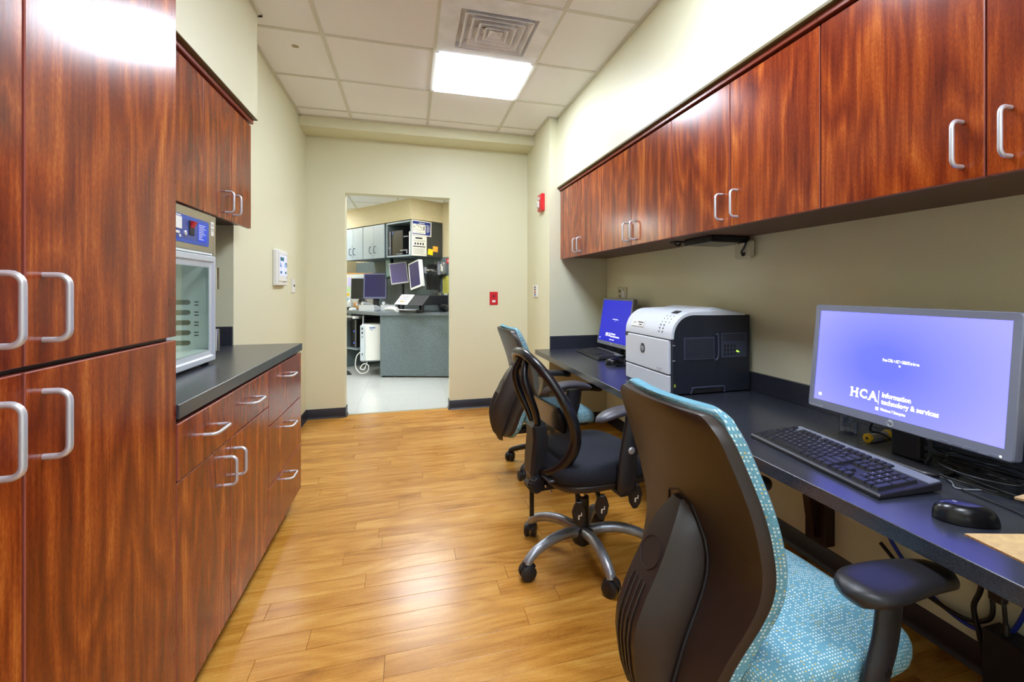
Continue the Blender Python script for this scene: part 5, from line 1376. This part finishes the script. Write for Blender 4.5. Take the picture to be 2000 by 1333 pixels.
# knee space : divider panels and shelf along the side wall run
t = thing('station_divider', 'grey upright divider under the station worktop beside the white computer', 'panel', S(1.35, .0, 0))
g = sg(); g.box(-.34, WB - .005, 1.36, 1.385, 0, ZK - .046, .001); g.build('upright', M_DARKGREY, t, smooth=0)
g = sg(); g.box(-.30, WB - .005, .95, 1.36, .30, .32, .001); g.build('shelf', M_BLUEGREY, t, smooth=0)
t = thing('station_shelf', 'grey shelf bay under the station worktop at the left door jamb', 'panel', S(1.8, 0, 0))
g = sg(); g.box(-.30, WB - .005, 1.385, 2.3, .42, .44, .001); g.build('shelf', M_BLUEGREY, t, smooth=0)
g = sg(); g.box(-.30, WB - .005, 2.3, 2.325, 0, ZK - .046, .001); g.build('upright', M_DARKGREY, t, smooth=0)
t = thing('desktop_computer', 'black tower computer on the shelf under the station, left of the white one', 'computer', S(1.15, -.1, .32))
g = sg(); g.box(-.22, .22, 1.12, 1.30, .322, .76, .004); g.build('case', M_BLACK, t, smooth=0)
g = sg(); g.box(-.235, -.22, 1.115, 1.145, .325, .755, .003); fb = g.build('side_trim', M_SILVER, t, smooth=0)
g = sg(); g.box(-.226, -.22, 1.19, 1.20, .56, .575); g.box(-.226, -.22, 1.19, 1.20, .38, .395); g.build('status_light', mat('blue_led', (60, 90, 255), .4, emit=(70, 100, 255), strength=3), t, smooth=0)
t = thing('desktop_computer', 'white tower computer mounted under the station worktop', 'computer', (-.49, 7.30, .2))
g = G(); g.box(-.655, -.395, 7.22, 7.60, .22, .725, .004); g.build('case', M_WHITE, t, smooth=0)
g = G(); g.box(-.668, -.610, 7.205, 7.222, .225, .72, .003); fb = g.build('front_strip', mat('pale_blue_strip', (196, 206, 214), .4), t, smooth=0)
g = G()
for z in (.66, .60): g.box(-.650, -.634, 7.199, 7.206, z, z + .03)
g.box(-.648, -.636, 7.199, 7.206, .55, .565); g.box(-.645, -.635, 7.199, 7.206, .30, .33); g.build('port', M_INK, fb, smooth=0)
g = G(); text_geo(g, 'ATEQ', .034, face_frame((-.49, 7.2195, .675), (1, 0, 0), (0, 0, 1)), bold=.02) if False else g.box(-.55, -.47, 7.2185, 7.221, .672, .690); g.box(-.54, -.50, 7.2185, 7.221, .650, .658); g.build('label_print', mat('blue_lettering', (90, 120, 190), .5), t, smooth=0)
g = G(); g.box(-.66, -.39, 7.24, 7.60, .205, .22); g.box(-.655, -.645, 7.5, 7.52, .22, .86); g.box(-.41, -.40, 7.5, 7.52, .22, .86); g.build('hanging_bracket', M_SILVER, t, smooth=0)
cable('cable', 'white cable coiled below the white tower computer', [(-.67, 7.26, .34), (-.72, 7.25, .28), (-.73, 7.23, .14), (-.66, 7.21, .05), (-.575, 7.21, .07), (-.56, 7.21, .15), (-.62, 7.22, .18), (-.67, 7.23, .12), (-.62, 7.23, .10), (-.58, 7.24, .20)], .007, M_WCABLE)
# keyboard tray under the top
t = thing('keyboard_tray', 'black pull out tray with wrist rest below the station worktop edge', 'tray', S(1.0, -.32, .8))
g = sg(); g.box(-.50, -.16, .74, 1.30, .775, .790, .004); g.build('tray_board', M_BLACKG, t, smooth=0)
g = sg(); g.tube(smooth_path([(-.49, .76, .797), (-.515, 1.0, .797), (-.49, 1.28, .797)], 4), .014, 8); g.build('wrist_rest', M_BLACK, t)
g = sg(); g.box(-.40, -.22, .95, 1.05, .79, .86, .002); g.build('rail', M_SILVER, t, smooth=0)
t = thing('keyboard', 'pale keyboard lying on the tray below the station worktop', 'keyboard', S(1.05, -.32, .79))
g = sg(); g.prism([(-.42, .792), (-.42, .803), (-.25, .815), (-.25, .792)], .84, 1.27, 'y', .002); g.build('case', mat('beige_plastic', (206, 202, 186), .5), t, smooth=0)
g = sg()
for i in range(14):
    for j in range(5): g.box(-.405 + j * .03, -.381 + j * .03, .86 + i * .0285, .884 + i * .0285, .806, .822)
g.build('keys', M_WHITE, t, smooth=0)['kind'] = 'stuff'
t = thing('mouse', 'white mouse on the tray below the station worktop', 'computer mouse', S(.80, -.40, .79))
g = sg()
rings = []
for k in range(7):
    f = k / 6; sc_ = math.cos(f * 1.5) ** .5; rings.append([(-.40 + .06 * math.cos(a) * sc_, .80 + .034 * math.sin(a) * sc_, .792 + .035 * math.sin(f * PI / 2)) for a in [2 * PI * i / 14 for i in range(14)]])
g.loft(rings); g.build('shell', M_WHITE, t, smooth=60)
cable('cable', 'white cable hanging from the tray behind the white tower computer', [S(.66, -.36, .85), S(.64, -.38, .80), S(.66, -.37, .74), S(.74, -.33, .69), S(.80, -.25, .67)], .006, M_WCABLE)

# things on the station counter -----------------------------------------------------------
def st(px_a, b): return S(px_a, b, ZK)
AZ = math.atan2(AD.y, AD.x)
t, bz, R_ = monitor('monitor', 'large black framed monitor standing on the station counter', (S(1.19, .13).x, S(1.19, .13).y, 1.275), math.radians(-17), .375, .41, .05, .020, .030, mat('dark_screen_violet', (34, 30, 92), .12, spec=.6), False, mat('grey_violet_bezel', (110, 112, 150), .4), ZK, logo=False)
t, bz, R_ = monitor('monitor', 'dark blank monitor behind the large one at the left door jamb', (S(1.76, .2).x, S(1.76, .2).y, 1.235), math.radians(-12), .32, .35, .05, .010, .016, mat('black_screen', (24, 24, 34), .12, spec=.6), False, mat('dark_bezel2', (30, 32, 40), .4), ZK, logo=False)
# pin board standing behind
p = S(2.06, .34, 1.27); t = thing('pin_board', 'orange edged white board with notes behind the dark blank monitor', 'board', p); fr = face_frame(p, (.96, -.29, 0), (0, 0, 1))
g = G(); g.M = fr; g.box(-.24, .24, -.335, .24, -.012, 0); g.M = None; o = g.build('board', M_PAPER, t, smooth=0)
marks('frame_edge', o, fr, mat('orange_edge', (240, 170, 70), .5), [(-.24, .24, .225, .24), (-.24, -.225, -.335, .24)], .004)
for (x, y, w, h, c) in ((-.17, .08, .07, .16, (206, 196, 232)), (-.19, -.05, .05, .08, (196, 226, 170)), (-.20, -.14, .045, .05, (250, 206, 40)), (-.19, -.23, .05, .06, (150, 210, 226)), (0, .16, .2, .08, (216, 226, 226))):
    marks('pinned_note', o, fr, mat('pin_%d' % c[0], c, .7), [(x - w / 2, x + w / 2, y - h / 2, y + h / 2)], .003)
# arm mounted screens
t, bz, R_ = monitor('monitor', 'tilted screen on a wall arm under the open cubby', (S(.58, .20).x, S(.58, .20).y, 1.475), math.radians(-12), .27, .33, .02, .014, .022, mat('violet_screen', (96, 82, 140), .12, spec=.6), False, mat('pale_bezel', (196, 192, 200), .4), 1.30, logo=False, stand=False, depth=.05)
bz.parent.rotation_euler = (0, math.radians(-8), math.radians(-12))
g = G(); g.box(-.05, .06, -.002, .0, -.0, .012); g.box(.03, .10, -.003, 0, .335, .345)
t, bz, R_ = monitor('monitor', 'narrow white framed screen turned aside on a wall arm below the cubby corner', (S(.0, .08).x, S(.0, .08).y, 1.437), math.radians(-60), .30, .40, .02, .018, .030, mat('navy_screen', (36, 34, 92), .12, spec=.6), False, M_WHITE, 1.25, logo=False, stand=False, depth=.06)
bz.parent.rotation_euler = (0, math.radians(-12), math.radians(-60))
t, bz, R_ = monitor('monitor', 'green edged dark display seen edge on, left of the tilted screen', (S(.84, .16).x, S(.84, .16).y, 1.565), math.radians(-62), .20, .31, .02, .02, .02, mat('teal_screen', (86, 128, 132), .15, spec=.6), False, mat('dark_teal_bezel', (18, 50, 52), .4), 1.40, logo=False, stand=False, depth=.05)
bz.parent.rotation_euler = (0, math.radians(-10), math.radians(-62))
t = thing('wall_mount', 'grey steel arm with wall rail holding the white framed screen', 'bracket', S(.12, WB, 1.4))
g = sg(); g.box(WB - .03, WB - .002, .06, .18, 1.16, 1.66, .004); g.build('wall_rail', M_SILVER, t, smooth=0)
g = sg(); g.box(.25, WB - .03, .09, .15, 1.485, 1.525, .006); g.box(.20, .28, -.05, .15, 1.49, 1.52, .006); g.build('arm', mat('pale_steel', (196, 190, 182), .4, .3), t, smooth=0)
g = sg(); g.cyl((WB - .06, .0, 1.44), (WB - .06, .0, 1.60), .035, n=18); g.cyl((.22, -.02, 1.46), (.22, -.02, 1.55), .03, n=18); g.build('joint', M_SILVER, t)
g = sg(); g.box(.40, WB - .03, .02, .20, 1.22, 1.46, .006); g.box(.43, .50, .04, .18, 1.545, 1.60, .004); g.build('power_pack', M_INK, t, smooth=0)
t = thing('screen_mount', 'dark post arm carrying the tilted screen below the cubby', 'bracket', S(.8, .35, ZK))
g = sg(); g.cyl((.40, .82, ZK), (.40, .82, 1.50), .022, n=14); g.box(.28, .42, .70, .84, 1.40, 1.46, .006); g.box(.33, .47, .75, .89, ZK, ZK + .015, .004); g.build('post', M_BLACK, t, smooth=30)
for k in range(6):
    a0 = .25 - k * .06
    cable('cable', 'black cable hanging from the wall arm down to the station counter', [S(.08, .34, 1.60 - k * .02), S(a0 - .15, .30, 1.45), S(a0 - .2, .36, 1.25), S(a0 - .25, .36 - .02 * k, 1.16), S(a0 - .25 + .05 * (k - 3), .40, ZK + .02)], .0045, M_CABLE, group='cables hanging from the wall arm')
# label printer with tilted white front
t = thing('label_machine', 'black desktop machine with tilted white keypad front on the station counter', 'machine', S(-.14, .10, ZK))
g = sg(); g.prism([(-.14, ZK + .10), (-.02, ZK + .235), (.30, ZK + .235), (.30, ZK + .10)], -.46, .19, 'y', .006)
g.build('body', M_INK, t, smooth=30)
fp0, fp1 = S(.60, -.14, ZK + .11), S(.60, -.02, ZK + .235)
g = sg(); g.prism([(-.150, ZK + .105), (-.026, ZK + .243), (-.020, ZK + .238), (-.144, ZK + .10)], -.12, .195, 'y', .001); kp = g.build('keypad', M_WHITE, t, smooth=0)
g = sg()
for i in range(5):
    for j in range(3): f = .3 + j * .22; g.box(-.15 + .124 * f - .007, -.15 + .124 * f + .003, -.06 + i * .047, -.035 + i * .047, ZK + .105 + .138 * f, ZK + .112 + .138 * f)
g.build('keypad_print', M_PINK, kp, smooth=0)
g = sg(); f = .25; g.box(-.15 + .124 * f - .008, -.15 + .124 * f + .003, .02, .07, ZK + .105 + .138 * f, ZK + .116 + .138 * f); g.build('yellow_key', M_YELLOW, kp, smooth=0)
g = sg(); g.cyl((-.03, .22, ZK + .20), (-.03, .185, ZK + .20), .02, n=14); g.build('red_knob', M_RED, t)
for b, a in ((-.10, -.42), (-.10, .15), (.26, -.42), (.26, .15)): g = sg(); g.cyl((b, a, ZK), (b, a, ZK + .10), .018, n=12); g.build('foot', M_INK, t)
# telephones
def phone(label, a, b, rz, s=1.0):
    p = S(a, b, ZK); t = thing('telephone', label, 'telephone', p, rz, None)
    g = G(); g.prism([(-.11 * s, .0), (-.11 * s, .02), (.07 * s, .085), (.11 * s, .085), (.11 * s, 0)], -.10 * s, .10 * s, 'y', .008); b_ = g.build('base', mat('pale_grey_plastic', (200, 202, 204), .4), t, world=False, smooth=30)
    g = G(); g.tube(smooth_path([(-.085 * s, -.065 * s, .065), (-.04 * s, -.065 * s, .085), (.03 * s, -.065 * s, .105), (.09 * s, -.065 * s, .110)], 5), [.024] * 4 + [.017] * 8 + [.024] * 4, 10); g.build('handset', mat('pale_grey_plastic', (200, 202, 204), .4), t, world=False)
    g = G()
    for i in range(4):
        for j in range(3): x = -.07 * s + i * .022; g.box(x, x + .014, .0 + j * .024, .016 + j * .024, .034 + i * .008, .042 + i * .008, .001)
    g.box(.03 * s, .06 * s, .0, .07, .07, .079, .001); g.build('keypad', mat('slate_keys', (96, 104, 112), .4), t, world=False, smooth=0)
    return t
phone('larger pale telephone on the station counter in front of the large monitor', .76, -.16, AZ + 2.0, 1.35)
phone('smaller pale telephone on the station counter, right of the larger telephone', .62, .05, AZ + 2.3, 1.1)
t = thing('barcode_scanner', 'white handheld scanner with blue grip lying before the black machine', 'scanner', S(.1, -.22, ZK))
g = sg(); g.tube(smooth_path([(-.22, .30, ZK + .03), (-.24, .18, ZK + .045), (-.25, .04, ZK + .045), (-.26, -.06, ZK + .03)], 4), [.022] * 4 + [.032] * 5 + [.03] * 4, 10); g.build('body', M_WHITE, t)
g = sg(); g.box(-.22, -.16, .18, .26, ZK + .03, ZK + .07, .008); g.build('blue_grip', mat('bright_blue_plastic', (30, 80, 200), .4), t, smooth=0)
t = thing('desk_phone_base', 'black device with dials lying on the station counter below the black machine', 'device', S(-.32, -.22, ZK))
g = sg(); g.box(-.28, -.17, -.52, -.12, ZK, ZK + .045, .008); g.build('case', M_BLACKG, t, smooth=0)
g = sg()
for i in range(4): g.lathe([(.026, ZK + .044), (.026, ZK + .052), (.014, ZK + .054)], 14, Matrix.Translation((-.225, -.44 + i * .075, 0)))
g.build('dial', M_SILVER, t)
for k in range(4):
    cable('cable', 'black cable coiled on the station counter at the right door jamb', [S(-.55 - .10 * math.cos(a) - .03 * k, .25 + .10 * math.sin(a) - .04 * k, ZK + .012 + .012 * k + .03 * (1 + math.sin(a * 1.5))) for a in [i * .55 for i in range(11)]], .009, M_CABLE, group='coiled cables on the station counter')
t = thing('small_box', 'tiny black block on the station counter beside the right door jamb', 'box', S(-.08, .52, ZK)); g = sg(); g.box(.47, .54, -.14, -.02, ZK, ZK + .035, .004); g.build('case', M_INK, t, smooth=0)
t = thing('keyboard', 'black keyboard on the station counter left of the larger telephone', 'keyboard', S(1.35, -.22, ZK))
g = sg(); g.prism([(-.33, ZK), (-.33, ZK + .014), (-.18, ZK + .028), (-.18, ZK)], 1.16, 1.60, 'y', .003); g.build('case', M_BLACK, t, smooth=0)
g = sg()
for i in range(14):
    for j in range(5): g.box(-.318 + j * .026, -.296 + j * .026, 1.175 + i * .0295, 1.199 + i * .0295, ZK + .012 + j * .0026, ZK + .026 + j * .0026)
g.build('keys', M_KEY, t, smooth=0)['kind'] = 'stuff'
t = thing('mouse', 'white mouse on the station counter edge left of the larger telephone', 'computer mouse', S(1.08, -.30, ZK)); g = sg(); rings = []
for k in range(7):
    f = k / 6; sc_ = math.cos(f * 1.5) ** .5; rings.append([(-.30 + .065 * math.cos(a) * sc_, 1.08 + .038 * math.sin(a) * sc_, ZK + .002 + .036 * math.sin(f * PI / 2)) for a in [2 * PI * i / 14 for i in range(14)]])
g.loft(rings); g.build('shell', M_WHITE, t, smooth=60)
t = thing('spray_bottle', 'small white bottle on the station counter at the left door jamb', 'bottle', S(1.52, -.12, ZK))
M_ = Matrix.Translation(S(1.52, -.12, ZK)); G().lathe([(.036, 0), (.04, .01), (.04, .10), (.028, .135), (.014, .15), (.014, .18)], 18, M_).build('bottle_body', M_WHITE, t); G().lathe([(.017, .175), (.017, .205), (.008, .21)], 14, M_).build('bottle_cap', M_WHITE, t)
t = thing('paper_cup', 'white cup on the station counter under the dark blank monitor', 'cup', S(1.60, .0, ZK)); M_ = Matrix.Translation(S(1.60, .0, ZK)); G().lathe([(.03, 0), (.033, .005), (.042, .10), (.044, .102)], 18, M_).build('cup_body', M_WHITE, t)
t = thing('desk_fan', 'small round black and silver fan in front of the large monitor', 'fan', S(1.20, -.08, ZK)); c = S(1.20, -.08, ZK + .10); M_ = face_frame(c, (.9, -.3, 0), (0, 0, 1))
g = G()
for r_ in (.02, .045, .07): g.M = M_; g.tube([(r_ * math.cos(2 * PI * i / 20), r_ * math.sin(2 * PI * i / 20), 0) for i in range(20)], .006, 6, closed=True)
g.M = None; g.build('grille', M_INK, t); g = G(); g.M = M_
for i in range(4): g.box(-.012, .012, .01, .06, -.006, -.003)
for i in range(4): g.M = M_ @ Matrix.Rotation(PI / 2 * i, 4, 'Z'); g.box(-.014, .014, .012, .06, -.008, -.005)
g.M = None; g.build('blade', M_SILVER, t, smooth=0); G().cyl(S(1.20, -.08, ZK), S(1.20, -.08, ZK + .04), .035, .012, n=14).build('stand', M_INK, t)
t = thing('card_box', 'orange and white card box behind the small round fan', 'box', S(1.68, .02, ZK)); p = S(1.52, .03, ZK + .05); g = G(); g.M = face_frame(p, (.96, -.28, 0), (0, 0, 1)); g.box(-.07, .07, -.05, .05, -.03, .03, .002); g.M = None; g.build('carton', mat('orange_card', (232, 170, 96), .7), t, smooth=0)
g = G(); g.M = face_frame(p, (.96, -.28, 0), (0, 0, 1)); g.box(-.03, .03, .0, .04, .03, .031); g.M = None; g.build('label', M_WHITE, t, smooth=0)
# on the side wall at the right door jamb (reader's right = -AD)
def wp(a, z): return S(a, WB - .004, z)
t, o, fr = plate('red_sign', 'small red sign high on the station wall by the right door jamb', 'sign', wp(-.165, 1.65), -AD, .13, .075, .004, M_RED, .001)
g = G(); text_geo(g, 'PUSH', .03, fr @ Matrix.Translation((-.02, .016, .0042)), bold=.02) if False else None
on(t, 'sign_print', fr, M_WHITE, (-.045, .0, .008, .018, .003, .0046), (-.045, .005, -.014, -.004, .003, .0046))
t = thing('soap_dispenser', 'clear plastic dispenser on the station wall under the red sign', 'dispenser', wp(-.08, 1.54)); fr = face_frame(wp(-.08, 1.54), -AD, (0, 0, 1))
g = G(); g.M = fr; g.prism(rrect(-.045, .045, -.095, .095, .03), 0, .07, 'z', .012); g.M = None; g.build('housing', mat('frosted_clear', (132, 138, 138), .2, .2), t, smooth=35)
g = G(); g.M = fr; g.box(-.025, .025, -.05, .03, .07, .078, .006); g.box(-.035, -.005, .03, .06, .068, .078, .004); g.M = None; g.build('pump', M_PAPER, t, smooth=0)
t, o, fr = plate('yellow_note', 'long yellow written note on the station wall', 'note', wp(-.08, 1.292), -AD, .14, .262, .001, mat('pale_yellow_paper', (214, 208, 96), .8), .0)
marks('handwriting', o, fr, mat('olive_ink', (120, 116, 40), .8), [(-.05, .045 - .012 * (i % 3), .105 - i * .018, .109 - i * .018) for i in range(13)], .0014)
t, o, fr = plate('outlet_plate', 'beige outlet plate on the station wall, left one', 'outlet', wp(.08, 1.108), -AD, .078, .125, .008, M_IVORY)
on(t, 'socket', fr, M_INK, (-.012, .012, -.02, .0, .007, .0095))
t, o, fr = plate('outlet_plate', 'white outlet plate with blue jack below the yellow note', 'outlet', wp(-.088, 1.098), -AD, .078, .125, .008, M_WHITE)
on(t, 'blue_jack', fr, mat('jack_blue', (30, 110, 200), .4), (-.013, .013, -.032, -.006, .007, .0105)); on(t, 'dark_jack', fr, M_INK, (-.011, .011, .01, .034, .007, .0105))
# floor items
t = thing('floor_mat', 'dark mat corner on the pale floor at the left door jamb', 'mat', (-.95, 7.55, 0)); G().prism([(-1.5, 7.35), (-.80, 7.42), (-.88, 7.75), (-1.5, 8.1)], 0, .010, 'z', .003).build('mat_body', M_BLACK, t, smooth=0)
t = thing('paper_bag', 'crumpled white bag on the floor under the station shelf at the left jamb', 'bag', S(2.0, -.2, 0)); p = S(1.85, -.30, 0); r2 = random.Random(5); g = G(); rings = []
for k in range(5): rings.append([(p.x + (.10 - .012 * k + r2.uniform(-.012, .012)) * math.cos(a), p.y + (.10 - .012 * k + r2.uniform(-.012, .012)) * math.sin(a), .001 + .065 * k) for a in [2 * PI * i / 10 for i in range(10)]])
g.loft(rings); g.build('bag_body', M_WHITE, t, smooth=0)
